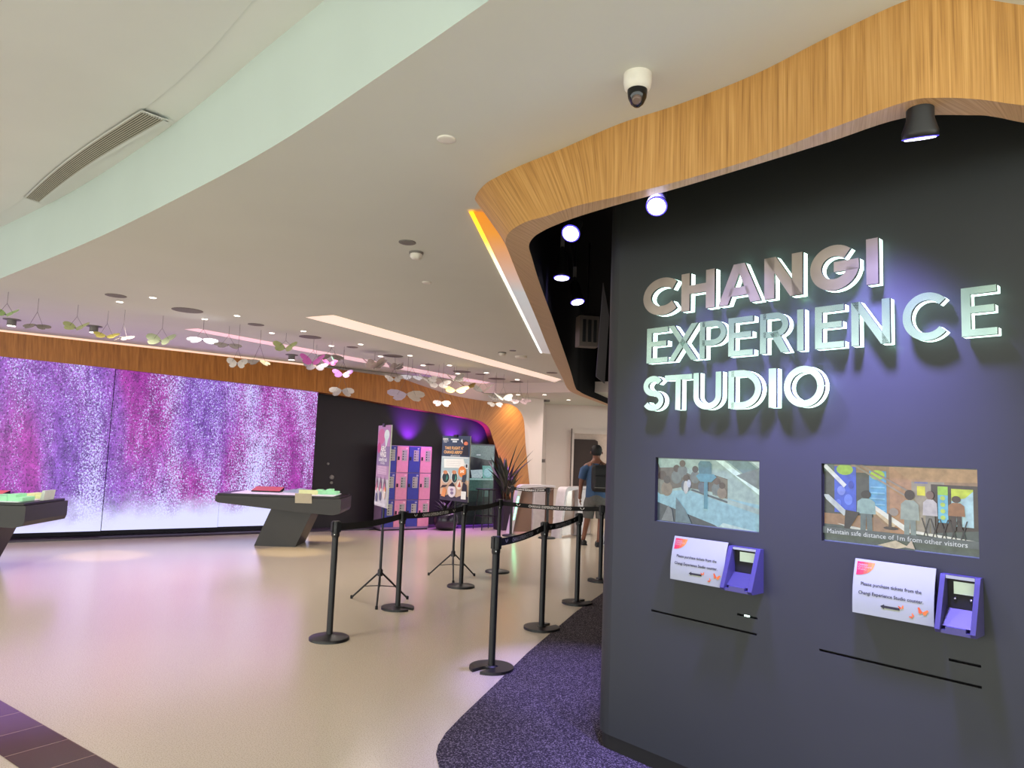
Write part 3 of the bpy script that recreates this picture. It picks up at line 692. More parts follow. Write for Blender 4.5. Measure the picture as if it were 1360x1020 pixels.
# paper notices and card readers ----------------------------------
M_PINK = ink((222, 84, 112)); M_PEACH = ink((240, 176, 110)); M_INK = ink((30, 30, 34)); M_ORANGE = ink((222, 110, 40)); M_CORAL = ink((232, 124, 110))
def notice(q, label):
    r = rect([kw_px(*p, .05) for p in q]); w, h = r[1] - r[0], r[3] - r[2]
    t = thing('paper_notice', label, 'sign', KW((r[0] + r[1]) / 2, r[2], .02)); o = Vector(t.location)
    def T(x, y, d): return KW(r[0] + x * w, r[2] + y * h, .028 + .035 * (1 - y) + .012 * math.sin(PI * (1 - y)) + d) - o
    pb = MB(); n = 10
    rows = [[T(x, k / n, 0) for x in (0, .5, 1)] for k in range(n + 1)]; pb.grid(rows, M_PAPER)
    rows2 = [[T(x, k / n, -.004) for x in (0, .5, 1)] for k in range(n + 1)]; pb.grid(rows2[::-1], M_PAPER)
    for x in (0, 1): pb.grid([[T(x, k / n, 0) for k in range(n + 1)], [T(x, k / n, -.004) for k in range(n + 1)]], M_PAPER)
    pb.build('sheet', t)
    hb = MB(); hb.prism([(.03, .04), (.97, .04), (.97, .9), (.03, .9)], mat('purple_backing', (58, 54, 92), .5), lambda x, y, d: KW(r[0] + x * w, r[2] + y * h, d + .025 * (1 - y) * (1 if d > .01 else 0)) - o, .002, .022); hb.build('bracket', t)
    cn = MB(); prev = None
    for k, c in enumerate(((186, 26, 60), (188, 50, 52), (190, 84, 46), (192, 112, 44), (196, 132, 56))):
        a0_, a1_ = k / 5, (k + 1) / 5
        f = lambda a, rr: (.035 + a * .235, .955 - .235 * 1.05 * math.sqrt(max(0, 1 - (a) ** 2)) * rr)
        cn.face([T(*f(a0_, 0), .0012), T(*f(a1_, 0), .0012), T(*f(a1_, 1), .0012), T(*f((a0_ + a1_) / 2, 1), .0012), T(*f(a0_, 1), .0012)], ink(c))
    for k, (s, bold) in enumerate((('CHANGI', .001), ('EXPERIENCE', 0), ('STUDIO', 0))):
        text_to(cn, s, lambda x, y, d: T(.05 + x / w, .885 - k * .042 + y / h, .0018), 0, 0, h * .045, M_PAPER, bold=bold * h * .6)
    cn.build('logo_corner', t)
    tx = MB()
    for s, y, sz in (('Please purchase tickets from the', .53, .062), ('Changi Experience Studio counter.', .365, .062)):
        text_to(tx, s, lambda a, b, d: T(.48 + a / w, y + b / h, .0015), 0, 0, w * sz, M_INK, align='CENTER', bold=w * .001, sx=.92)
    ar = [(.36, .2), (.41, .245), (.41, .222), (.60, .222), (.60, .178), (.41, .178), (.41, .155)]
    tx.face([T(x, y, .0015) for x, y in ar], M_INK); tx.build('printed_text', t)
    for (x, y, s, a) in ((.62, .235, .03, .3), (.87, .215, .055, -.2), (.75, .115, .03, .9)):
        bf = MB()
        for sx in (-1, 1):
            pts = [(-.02, 0), (.9, .95), (1.2, .7), (.9, .1), (.8, -.35), (.35, -.55)]
            bf.face([T(x + s * (math.cos(a) * px * sx - math.sin(a) * py), y + s * 1.4 * (math.sin(a) * px * sx + math.cos(a) * py), .0016) for px, py in pts], M_ORANGE if sx > 0 else ink((196, 84, 30)))
        bf.build('printed_butterfly', t)
    return t
notice([(893, 713), (965, 720), (962, 779), (892, 770)], 'smaller white ticket notice on the dark wall below the left screen')
notice([(1134, 741), (1242, 757), (1241, 833), (1133, 811)], 'larger white ticket notice on the dark wall below the right screen')
def reader(q, label, screws):
    r = rect([kw_px(*p, .04) for p in q]); w, h = r[1] - r[0], r[3] - r[2]
    t = thing('card_reader_holder', label, 'card reader', KW((r[0] + r[1]) / 2, r[2], 0)); o = Vector(t.location)
    dz = lambda y: .02 + .075 * (1 - y)           # leaning front
    def T(x, y, d): return KW(r[0] + x * w, r[2] + y * h, d) - o
    sh = MB()
    for x0, x1 in ((0, .13), (.87, 1)):           # side cheeks, a wedge deeper at the bottom
        pf = [(0, 0), (0, 1), (.03, 1), (.04, .9), (.11, .06), (.10, 0)]
        a = [T(x0, y, d) for d, y in pf]; b = [T(x1, y, d) for d, y in pf]
        sh.face(a, M_PURPLE); sh.face(b[::-1], M_PURPLE)
        for i in range(len(pf)):
            j = (i + 1) % len(pf); sh.face([a[i], b[i], b[j], a[j]], M_PURPLE)
    sh.face([T(.13, .97, .0), T(.87, .97, .0), T(.87, .97, .03), T(.13, .97, .03)], M_PURPLE)
    sh.prism([(.13, .93), (.87, .93), (.87, 1), (.13, 1)], M_PURPLE, T, 0, .03)
    sh.prism([(.13, 0), (.87, 0), (.87, .06), (.13, .06)], M_PURPLE, T, 0, .10)
    sh.prism([(.25, .06), (.75, .06), (.75, .12), (.25, .12)], M_PURPLE, T, .075, .10)
    sh.build('shell', t)
    p = MB(); p.prism([(.13, .3), (.87, .3), (.87, .93), (.13, .93)], M_BLACK, T, .002, .01); p.build('backplate', t)
    p = MB(); p.face([T(.13, .12, .085), T(.87, .12, .085), T(.87, .4, .02), T(.13, .4, .02)], mat('purple_ledge', (44, 42, 72), .5)); p.build('ledge', t)
    p = MB(); p.prism([(.3, .66), (.86, .66), (.86, .88), (.3, .88)], mat('pale_green_card', (204, 224, 204), .5), T, .011, .015); p.build('reader_window', t)
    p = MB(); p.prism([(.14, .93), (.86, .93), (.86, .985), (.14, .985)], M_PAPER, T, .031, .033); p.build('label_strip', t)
    if screws:
        for x in (.32, .72):
            s = MB(); s.lathe([(.005, 0), (.005, .003), (.002, .004)], M_CHROME, T(x, .57, .011), 10, kn); s.build('screw', t)
reader([(967, 726), (1009, 729), (1008, 789), (966, 781)], 'small purple card reader holder beside the smaller ticket notice', False)
reader([(1250, 762), (1303, 769), (1302, 847), (1247, 834)], 'purple card reader holder beside the larger ticket notice', True)
for (px, py, lbl) in ((991, 818, None),):
    s, z = kw_px(px, py); mb = MB(); mb.prism([(-.012, -.004), (.012, -.004), (.012, .004), (-.012, .004)], M_GLOWCOOL, lambda x, y, d: kt * x + Vector((0, 0, y)) + kn * d, -.012, -.004)
    tag(mb.build('indicator_light', None, KW(s, z)), 'tiny white lit indicator in the slot under the smaller card reader', 'light')

# illuminated sign --------------------------------------------------
sign = thing('illuminated_sign', 'large halo lit metal letters reading CHANGI EXPERIENCE STUDIO on the dark wall', 'sign', KW(.6, 1.85, .0))
so_ = Vector(sign.location)
def strip_poly(path, t):
    """mitred strip of half width t/2 along a 2D path -> list of quads"""
    P = [Vector(p) for p in path]; n = len(P); l, r = [], []
    for i in range(n):
        d0 = (P[i] - P[i - 1]).normalized() if i > 0 else None; d1 = (P[i + 1] - P[i]).normalized() if i < n - 1 else None
        if d0 is None: d0 = d1
        if d1 is None: d1 = d0
        n0 = Vector((-d0.y, d0.x)); n1 = Vector((-d1.y, d1.x)); mm = (n0 + n1).normalized(); k = t / 2 / max(.35, mm.dot(n0))
        l.append(P[i] + mm * k); r.append(P[i] - mm * k)
    return l, r
def arc(cx, cy, rx, ry, a0, a1, n=22): return [(cx + rx * math.cos(math.radians(a0 + (a1 - a0) * k / n)), cy + ry * math.sin(math.radians(a0 + (a1 - a0) * k / n))) for k in range(n + 1)]
def glyph(ch, w, h, t):
    """letter as a list of (path, thickness) strokes and polys inside the w x h box"""
    g = t / 2; st, po = [], []
    if ch == 'E':
        po += [[(0, 0), (t, 0), (t, h), (0, h)]] + [[(t, y), (w, y), (w, y + t * .86), (t, y + t * .86)] for y in (0, h - t * .86)] + [[(t, h * .47), (w * .93, h * .47), (w * .93, h * .47 + t * .86), (t, h * .47 + t * .86)]]
    elif ch == 'I': po += [[(0, 0), (w, 0), (w, h), (0, h)]]
    elif ch == 'H': po += [[(0, 0), (t, 0), (t, h), (0, h)], [(w - t, 0), (w, 0), (w, h), (w - t, h)], [(t, h * .44), (w - t, h * .44), (w - t, h * .44 + t * .9), (t, h * .44 + t * .9)]]
    elif ch == 'T': po += [[(w / 2 - g, 0), (w / 2 + g, 0), (w / 2 + g, h - t * .86), (w / 2 - g, h - t * .86)], [(0, h - t * .86), (w, h - t * .86), (w, h), (0, h)]]
    elif ch == 'X':
        k = t * 1.2; po += [[(0, 0), (k, 0), (w, h), (w - k, h)], [(w - k, 0), (w, 0), (k, h), (0, h)]]
    elif ch == 'N':
        po += [[(0, 0), (t, 0), (t, h), (0, h)], [(w - t, 0), (w, 0), (w, h), (w - t, h)], [(w - t * 1.15, 0), (w, 0), (t * 1.15, h), (0, h)]]
    elif ch == 'A':
        k = t * 1.08; m_ = w / 2; po += [[(0, 0), (k, 0), (m_ + k * .35, h), (m_ - k * .55, h)], [(w - k, 0), (w, 0), (m_ + k * .55, h), (m_ - k * .35, h)], [(w * .24, h * .2), (w * .76, h * .2), (w * .70, h * .2 + t * .85), (w * .30, h * .2 + t * .85)]]
    elif ch == 'O': st += [(arc(w / 2, h / 2, w / 2 - g, h / 2 - g, 0, 360, 40), t)]
    elif ch == 'C': st += [(arc(w * .54, h / 2, w * .54 - g, h / 2 - g, 42, 318, 30), t)]
    elif ch == 'G':
        st += [(arc(w / 2, h / 2, w / 2 - g, h / 2 - g, 46, 352, 34), t)]
        po += [[(w * .5, h * .40), (w, h * .40), (w - .0, h * .40 + t * .9), (w * .5, h * .40 + t * .9)]]
    elif ch == 'U': st += [([(g, h)] + arc(w / 2, h * .36, w / 2 - g, h * .36 - g, 180, 360, 18) + [(w - g, h)], t)]
    elif ch == 'D':
        po += [[(0, 0), (t, 0), (t, h), (0, h)]]; ry = h / 2 - g * .9
        st += [([(t * .5, h - g * .9)] + arc(w * .40, h / 2, w * .60 - g, ry, 90, -90, 24) + [(t * .5, g * .9)], t)]
    elif ch in 'PR':
        po += [[(0, 0), (t, 0), (t, h), (0, h)]]; yb = h * (.42 if ch == 'P' else .46); ry = (h - yb) / 2 - g * .9 + g * .45
        cy = (h - g * .9 + yb) / 2; ry = h - g * .9 - cy
        st += [([(t * .5, h - g * .9), (w * .5, h - g * .9)] + arc(w * .52, cy, w * .48 - g, ry, 90, -90, 18) + [(w * .5, yb), (t * .5, yb)], t * .92)]
        if ch == 'R': po += [[(w * .74, 0), (w * 1.02, 0), (w * .62, yb + g), (w * .36, yb + g * .2)]]
    elif ch == 'S':
        r_ = (h - t) / 4; rx = w / 2 - g
        top_ = arc(w / 2, h - g - r_, rx * .92, r_, 28, 180, 14); mid = arc(w / 2, h - g - r_, rx * .92, r_, 180, 262, 8); bot = arc(w / 2, g + r_, rx, r_, 82, -152, 22)
        st += [(top_ + mid[1:] + bot, t)]
    return st, po
def letter(ch, x0, x1, z0, z1, t, face_mt):
    w, h = x1 - x0, z1 - z0; ov = .012 * h if ch in 'OCGSU' else 0
    st, po = glyph(ch, w, h + 2 * ov, t)
    D0, D1, D2 = .016, .052, .068
    polys = []
    for path, tt in st:
        l, r = strip_poly(path, tt)
        polys += [('s', l, r)]
    glow, face = MB(), MB()
    def T(x, z, d): return KW(x0 + x, z0 - ov + z, d) - so_
    cx, cz = w / 2, h / 2
    for mb, a, b, mt, sd_ in ((glow, D0, D1, M_GLOWCOOL, M_GLOWCOOL), (face, D1, D2, face_mt, M_MSIDE)):
        for _, l, r in polys:
            rows = [[T(p.x, p.y, a) for p in l], [T(p.x, p.y, b) for p in l], [T(p.x, p.y, b) for p in r], [T(p.x, p.y, a) for p in r], [T(p.x, p.y, a) for p in l]]
            for i in range(4): mb.grid([rows[i], rows[i + 1]], mt if i == 1 else sd_, smooth=False)
            for e in (0, -1): mb.face([rows[k][e] for k in range(4)], sd_)
        for p in po: mb.prism(p, mt, T, a, b, side=sd_)
    g = glow.build('sign_letter', sign); face.build('metal_face', g)
def px_line(lst, y_of, zpair, t, mt):
    for ch, xa_, xb_ in lst:
        ym = y_of((xa_ + xb_) / 2)
        f = lambda X, Y: kw_px(840 + X / 2.6154, 300 + Y / 2.6154, .068)
        letter(ch, f(xa_, ym)[0], f(xb_, ym)[0], zpair[0], zpair[1], t, mt)
fz = lambda X, Y: kw_px(840 + X / 2.6154, 300 + Y / 2.6154, .068)[1]
z1a = (fz(835, 203) + fz(215, 291)) / 2; z1b = (fz(832, 42) + fz(190, 167)) / 2
z2a = (fz(60, 474) + fz(1143, 388) + fz(640, 430)) / 3; z2b = (fz(58, 356) + fz(1140, 222) + fz(640, 281)) / 3
z3a = (fz(345, 634) + fz(150, 639)) / 2; z3b = (fz(345, 503) + fz(150, 519)) / 2
px_line([('C', 38, 163), ('H', 170, 285), ('A', 298, 446), ('N', 458, 590), ('G', 617, 786), ('I', 812, 853)], lambda X: 248 - (X - 100) * .17, (z1a, z1b), .050, M_MTAUPE)
px_line([('E', 50, 122), ('X', 124, 226), ('P', 233, 325), ('E', 333, 418), ('R', 443, 542), ('I', 572, 594), ('E', 634, 734), ('N', 760, 894), ('C', 938, 1098), ('E', 1142, 1266)], lambda X: 416 - (X - 60) * .103, (z2a, z2b), .031, M_MSTEEL)
px_line([('S', 36, 108), ('T', 112, 206), ('U', 212, 308), ('D', 333, 447), ('I', 473, 499), ('O', 526, 666)], lambda X: 575 - (X - 60) * .03, (z3a, z3b), .031, M_MSTEEL)

# spot lamps over the kiosk and in the dark void --------------------
def spotlight(px, py, D_, label, tilt, stem, size=.05, group='spotlights of the dark ceiling void'):
    p = at_d(px, py, D_); ax = Vector(tilt).normalized()
    t = thing('spotlight', label, 'spotlight', p, 0, group)
    b = MB(); b.lathe([(size * .5, .2), (size * .8, .17), (size * .85, .06), (size * 1.12, .02), (size * 1.12, 0), (size * .98, 0)][::-1], M_PLASTIC, (0, 0, 0), 20, -ax); b.build('lamp_head', t)
    l = MB(); l.lathe([(size * .96, -.004), (0.0001, -.006)], M_LENS, (0, 0, 0), 20, -ax); l.cap([], M_LENS) if False else None
    l.lathe([(size * 1.13, -.0005), (size * .97, -.003)], M_VIOLET, (0, 0, 0), 20, -ax); l.build('lens', t)
    s = MB(); q = -ax * .19; s.tube([q, q + Vector((.0, .0, .06)), Vector((q.x, q.y, stem))], .012, M_PLASTIC); s.box((q.x, q.y, q.z + .1), (.03, .03, .09), M_GREY); s.build('stem', t)
    return p
pS1 = spotlight(872, 274, 3.32, 'white lit spotlight at the left over the sign under the wooden ring', (-.25, -.75, -.75), 1.3, .044)
pS2 = spotlight(1222, 183, 2.40, 'black spotlight with a violet rim over the right end of the sign', (.15, .3, -1), 1.3, .05)
spotlight(758, 310, 4.25, 'brightest white spotlight in the black void left of the sign wall', (-.3, -.8, -.75), 1.2, .05)
spotlight(746, 369, 5.3, 'violet rimmed spotlight in the black void, second from the front', (0, -.12, -1), 1.2, .055)
spotlight(767, 401, 6.2, 'smallest white spotlight in the black void beside the vent', (.15, -.3, -1), 1.2, .055)
# vent box and panel inside the void
p = at_d(780, 441, 7.0); vb = thing('vent_box', 'grey louvred vent box hanging in the black void', 'vent', p)
mb = MB(); mb.box((0, 0, 0), (.2, .14, .3), mat('vent_grey', (96, 86, 80), .6), .2); mb.build('casing', vb)
for k in range(3):
    mb = MB(); q = Matrix.Rotation(.2, 3, 'Z') @ Vector((-.055 + k * .055, -.075, 0)); mb.box(q, (.03, .012, .22), M_BLACK, .2); mb.build('louvre_slot', vb)
mb = MB(); mb.cyl((0, 0, .15), (0, 0, .9), .012, M_PLASTIC, n=8); mb.build('hanger', vb)
hp = MB(); a, b = at_d(794, 372, 5.2), at_d(798, 500, 5.2)
hp.prism([(-.035, 0), (.03, -.05), (.05, a.z - b.z - .25), (.0, a.z - b.z)], mat('hanging_panel_grey', (52, 46, 48), .6), lambda x, y, d: (x, d, y), 0, .02)
tag(hp.build('hanging_panel', None, b), 'long narrow dark panel hanging in the void beside the sign wall', 'panel')

# ------------------------------------------------------------------ ceiling fixtures
def ceil_fix(name, px, py, label, cat, prof, mt, group=None, z=ZC, n=24):
    p = at_z(px, py, z); mb = MB(); mb.lathe(prof, mt, (0, 0, 0), n, (0, 0, -1)); o = mb.build(name, None, p); return tag(o, label, cat, group)
def disc_r(px, py, wpx, z=ZC):
    p = at_z(px, py, z); return wpx / 2 * (p - CAM).dot(FW) / F
# security dome near the ring
p = at_z(847, 99, ZC); t = thing('dome_camera', 'white security dome camera on the ceiling beside the wooden ring', 'security camera', p)
r = disc_r(847, 110, 36)
mb = MB(); mb.lathe([(r, 0), (r, .035), (r * .92, .06), (r * .72, .068)], M_WPLASTIC, (0, 0, 0), 28, (0, 0, -1)); mb.build('housing', t)
mb = MB(); mb.lathe([(r * .72, .066), (r * .72, .075), (r * .66, .1), (r * .45, .125), (r * .2, .137), (.0005, .14)], mat('smoked_dome', (14, 14, 16), .08), (0, 0, 0), 28, (0, 0, -1)); mb.build('dome', t)
mb = MB(); mb.lathe([(.018, .0), (.018, .02), (.012, .022)], mat('lens_glint', (110, 92, 84), .2), (-.004, -.02, -.112), 14, (-.2, -.6, -.7)); mb.build('lens', t)
def flat_plate(px, py, wpx, label, cat='ceiling plate', mt=M_WPLASTIC, z=ZC, h=.008, name='ceiling_plate', group=None):
    r = disc_r(px, py, wpx, z); return ceil_fix(name, px, py, label, cat, [(r, -.002), (r, h * .6), (r * .92, h), (r * .5, h)], mt, group, z)
flat_plate(593, 184.5, 25, 'cream round blank cover plate on the ceiling left of the wooden ring')
flat_plate(541, 321.5, 23, 'round ceiling ring plate with dark centre just above the smoke detector', mt=M_GREY)
flat_plate(567, 375, 13, 'smallest round cover plate below the smoke detector on the ceiling')
def smoke(px, py, wpx, label, z=ZC):
    p = at_z(px, py, z); r = disc_r(px, py, wpx, z); t = thing('smoke_detector', label, 'smoke detector', p)
    mb = MB(); mb.lathe([(r, -.002), (r, .012), (r * .95, .016)], M_GREY, (0, 0, 0), 20, (0, 0, -1)); mb.build('base', t)
    mb = MB(); mb.lathe([(r * .85, .014), (r * .85, .04), (r * .6, .055), (r * .2, .058)], M_WPLASTIC, (0, 0, 0), 20, (0, 0, -1)); mb.build('cap', t)
smoke(553, 335, 19, 'white smoke detector nearest the camera on the plain ceiling')
smoke(667, 468, 11, 'small white smoke detector left of the flat white detector near the cove light')
flat_plate(692, 473, 16, 'flat white detector on the ceiling beside the far end of the cove light', 'detector', name='flat_detector', h=.03)
flat_plate(733, 495, 15, 'dark grey round grille tucked against the wooden ring at its far end', 'speaker grille', M_GRILLE, name='speaker_grille')
flat_plate(681, 465.5, 9, 'thin white cover strip plate above the far smoke detector', mt=M_GREY)
GR = [(154, 392.5, 26, 'leftmost round grey ceiling grille above the yellow butterflies'), (249, 412, 39, 'largest round grey ceiling grille above the white shiny butterfly'), (340, 431, 21, 'round grey ceiling grille above the pale yellow hanging pair'), (412, 447.5, 29, 'round grey ceiling grille above the pink butterfly'),
      (468, 461, 15, 'small grey ceiling grille behind the violet butterfly strings'), (522, 472.5, 27, 'wide grey ceiling grille right of the lotus cluster'), (571, 484, 13, 'small grey ceiling grille over the far butterfly crowd'), (613.5, 493.5, 24, 'grey ceiling grille over the two gold tinted butterflies'),
      (638, 497, 14, 'small grey ceiling grille beyond the two gold tinted butterflies'), (660, 503, 23, 'grey ceiling grille near the end of the shorter light slot'), (686, 507, 18, 'farthest thin grey ceiling grille by the ceiling step')]
for x, y, w, lb in GR: flat_plate(x, y, w, lb, 'speaker grille', M_GRILLE, name='speaker_grille', h=.006, group='round ceiling grilles')
DL = [(203, 395), (159, 400.5), (272, 423.5), (315, 419), (361, 442), (403, 439.5), (440, 459), (479, 457), (505.5, 473), (544.6, 472), (562, 485), (597, 485), (608, 496), (646, 495), (687, 504)]
DLn = ['leftmost tiny downlight, by the leftmost round grille', 'downlight just right of the leftmost grille', 'downlight beside the largest round grille', 'downlight between the largest grille and the long light slot', 'downlight left of the pink butterfly', 'downlight beside the near end of the long slot', 'downlight above the magenta butterfly', 'downlight just under the long slot by the violet butterfly', 'downlight right of the lotus cluster', 'downlight over the wide grille', 'downlight over the pale far butterflies', 'downlight between the wide grille and the gold butterflies', 'downlight right above the gold tinted butterflies', 'downlight near the middle of the long slot end', 'farthest downlight before the ceiling step']
for i, (x, y) in enumerate(DL):
    p = at_z(x, y, ZC); t = thing('downlight', DLn[i], 'downlight', p, 0, 'tiny recessed downlights'); r = max(.035, disc_r(x, y, 6.5))
    mb = MB(); mb.lathe([(r * 1.25, -.002), (r * 1.25, .003), (r, .005)], M_WPLASTIC, (0, 0, 0), 18, (0, 0, -1)); mb.build('trim_ring', t)
    mb = MB(); mb.lathe([(r * .98, .003), (r * .98, .0065)], M_LENSW, (0, 0, 0), 18, (0, 0, -1)); mb.build('lens', t)
    if i % 2 == 0: lamp('SPOT', 'downlight_lamp', p - Vector((0, 0, .03)), 26, (1, .9, .78), p - Vector((0, 0, 3)), .04, 100, .8)
for i, (x, y) in enumerate(((16, 424), (125, 433), (387.6, 471))):
    p = at_z(x, y, ZC); t = thing('surface_can_light', ('leftmost', 'second', 'third')[i] + ' short cylindrical lamp from the left, just above the wooden band', 'ceiling lamp', p, 0, 'can lights above the wooden band'); r = .055
    mb = MB(); mb.cyl((0, 0, .0), (0, 0, -.09), r, M_GREY); mb.lathe([(r * 1.9, -.002), (r * 1.9, .01)], M_GREY, (0, 0, 0), 20, (0, 0, -1)); mb.build('can', t)
    mb = MB(); mb.lathe([(r * .9, .091), (r * .9, .094)], M_LENSW, (0, 0, 0), 18, (0, 0, -1)); mb.build('lens', t)
    lamp('SPOT', 'can_lamp', p - Vector((0, 0, .12)), 40, (1, .85, .6), p - Vector((0, 0, 3)), .04, 70, .7)
for i, (x, y) in enumerate(((688, 524), (723, 524), (755, 531))):
    p = at_z(x, y, ZL); t = thing('downlight', ('left', 'middle', 'right')[i] + ' downlight of the three in the lower corridor ceiling', 'downlight', p, 0, 'corridor downlights'); r = .045
    mb = MB(); mb.lathe([(r * 1.25, -.002), (r * 1.25, .004), (r, .006)], M_WPLASTIC, (0, 0, 0), 18, (0, 0, -1)); mb.build('trim_ring', t)
    mb = MB(); mb.lathe([(r * .98, .004), (r * .98, .0075)], M_LENSW, (0, 0, 0), 18, (0, 0, -1)); mb.build('lens', t)
    lamp('SPOT', 'corridor_lamp', p - Vector((0, 0, .03)), 60, (1, .80, .74), p - Vector((0, 0, 3)), .05, 140, .9)
flat_plate(726, 531, 9, 'small grey dome on the lower corridor ceiling', 'security camera', M_GREY, ZL, .05, 'dome_camera')
# light slots
def slot(q, label, rgb, es):
    P = [at_z(*p, ZC - .004) for p in q]; t = thing('ceiling_light_slot', label, 'ceiling light', P[0], 0, 'long light slots')
    c = sum(P, Vector()) / 4; fr, di = MB(), MB()
    for i in range(4):
        j = (i + 1) % 4
        a, b = P[i], P[j]; ai, bi = a + (c - a).normalized() * .03, b + (c - b).normalized() * .03
        fr.face([a - P[0], b - P[0], bi - P[0], ai - P[0]], M_WPLASTIC)
    fr.build('slot_edge', t)
    di.face([p + (c - p).normalized() * .01 - P[0] - Vector((0, 0, .002)) for p in P], mat(label[:12] + '_recess_glow', rgb, .6, emit=rgb, es=es, var=.02, scale=3)); di.build('recess_glow', t)  # glowing flush panel stands for the lit side of the recess
    return c
slot([(405, 421), (442, 418), (746, 504), (737, 507.5)], 'longer warm white light slot crossing the ceiling above the butterflies', (255, 232, 214), .62)
slot([(244, 437), (262, 436), (652, 508), (641, 511)], 'shorter dim pinkish light slot close to the wooden band', (240, 206, 208), .62)
# linear air vent in the outer ceiling
vq = [at_z(*p, ZO - .012) for p in ((188, 146), (220, 158), (52, 268), (33, 262))]
t = thing('linear_air_vent', 'long slatted air vent in the outer ceiling', 'air vent', vq[0])
L0 = [vq[0].lerp(vq[3], k / 10) - vq[0] for k in range(11)]; L1 = [vq[1].lerp(vq[2], k / 10) - vq[0] for k in range(11)]
# follow the curve of the ceiling edge
def bow(P): return [p + Vector((.45, .6, 0)) * .05 * -math.sin(PI * i / 10) for i, p in enumerate(P)]
L0, L1 = bow(L0), bow(L1)
mb = MB(); mb.grid([L0, L1], mat('vent_dark', (70, 72, 66), .8)); mb.build('backing', t)
fr = MB(); dz = Vector((0, 0, -.008))
def between(k, f): return L0[k].lerp(L1[k], f) + dz
for f0, f1 in ((-.06, .03), (.97, 1.12)):
    fr.grid([[between(k, f0) for k in range(11)], [between(k, f1) for k in range(11)]], M_CEIL2)
for k0, k1 in ((0, 0), (10, 10)):
    e = (L0[1] - L0[0]).normalized() * .02; fr.face([between(k0, -.06) - e, between(k0, 1.12) - e, between(k0, 1.12) + e, between(k0, -.06) + e], M_CEIL2)
fr.build('vent_frame', t)
sl_ = MB()
for i in range(9):
    f0 = .04 + i * .105; sl_.grid([[between(k, f0) for k in range(11)], [between(k, f0 + .058) for k in range(11)]], mat('vent_slat', (186, 184, 168), .6))
sl_.build('slats', t)

# ------------------------------------------------------------------ hanging butterflies
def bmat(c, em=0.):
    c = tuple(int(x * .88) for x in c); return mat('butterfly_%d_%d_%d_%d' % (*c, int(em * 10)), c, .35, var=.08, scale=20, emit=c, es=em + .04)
WING = [(0, .02), (.10, .16), (.32, .34), (.58, .38), (.74, .26), (.76, .08), (.66, -.06), (.5, -.12), (.56, -.26), (.44, -.40), (.24, -.38), (.08, -.2)]
M_WIRE = mat('grey_wire', (110, 104, 102), .5)
def butterfly(px, py, D_, wpx, col, label, dih=25, yaw=0., tilt=0., em=0., col2=None, petals=0):
    p = at_d(px, py, D_); S = wpx * D_ / F / 1.5
    t = thing('butterfly_ornament', label, 'hanging ornament', p, yaw, 'butterflies hung from the ceiling')
    def wing(sgn, rot, sc, mt, dh):
        w = MB(); pts = []
        for x, y in WING:
            cz = math.sin(math.radians(dh)) * x + .10 * x * x; pts.append(Vector((sgn * x * math.cos(math.radians(dh)) * sc, y * 1.0 * sc, cz * sc)) * S)
        q = Matrix.Rotation(rot, 3, 'Z') @ Matrix.Rotation(tilt, 3, 'X'); pts = [q @ v for v in pts]
        th = Vector((0, 0, .006)); c0_ = q @ Vector((0, 0, 0)); c1_ = q @ (Vector((sgn * .38 * math.cos(math.radians(dh)), 0, .38 * math.sin(math.radians(dh)) - .02)) * S * sc)
        n = len(pts)
        for i in range(n):
            j = (i + 1) % n; w.face([c1_, pts[i], pts[j]] if sgn > 0 else [c1_, pts[j], pts[i]], mt, smooth=True); w.face([c1_ + th, pts[j] + th, pts[i] + th], mt, smooth=True); w.face([pts[i], pts[j], pts[j] + th, pts[i] + th], mt)
        return w
    c2 = col2 or col
    if petals:
        for k in range(petals):
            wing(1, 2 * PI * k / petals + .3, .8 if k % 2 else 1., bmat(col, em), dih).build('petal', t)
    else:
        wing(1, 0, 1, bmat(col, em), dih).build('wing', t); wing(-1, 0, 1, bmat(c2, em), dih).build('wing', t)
    s = MB(); hz = ZC - .009 - p.z; jz = min(.5 * S + .10, hz * .5)
    s.cyl((0, 0, jz), (0, 0, hz), .0022, M_WIRE, n=5, caps=False)
    for sx in (-1, 1): s.cyl((sx * .36 * S, 0, .36 * S * math.sin(math.radians(dih)) + .01), (0, 0, jz), .002, M_WIRE, n=5, caps=False)
    s.tube([(0, .22 * S, -.01), (0, 0, 0), (0, -.24 * S, .0)], [.004, .007, .003], M_WIRE, 6)
    s.build('suspension_wire', t)
YG, GY, WH = (196, 204, 140), (150, 142, 130), (214, 206, 200)
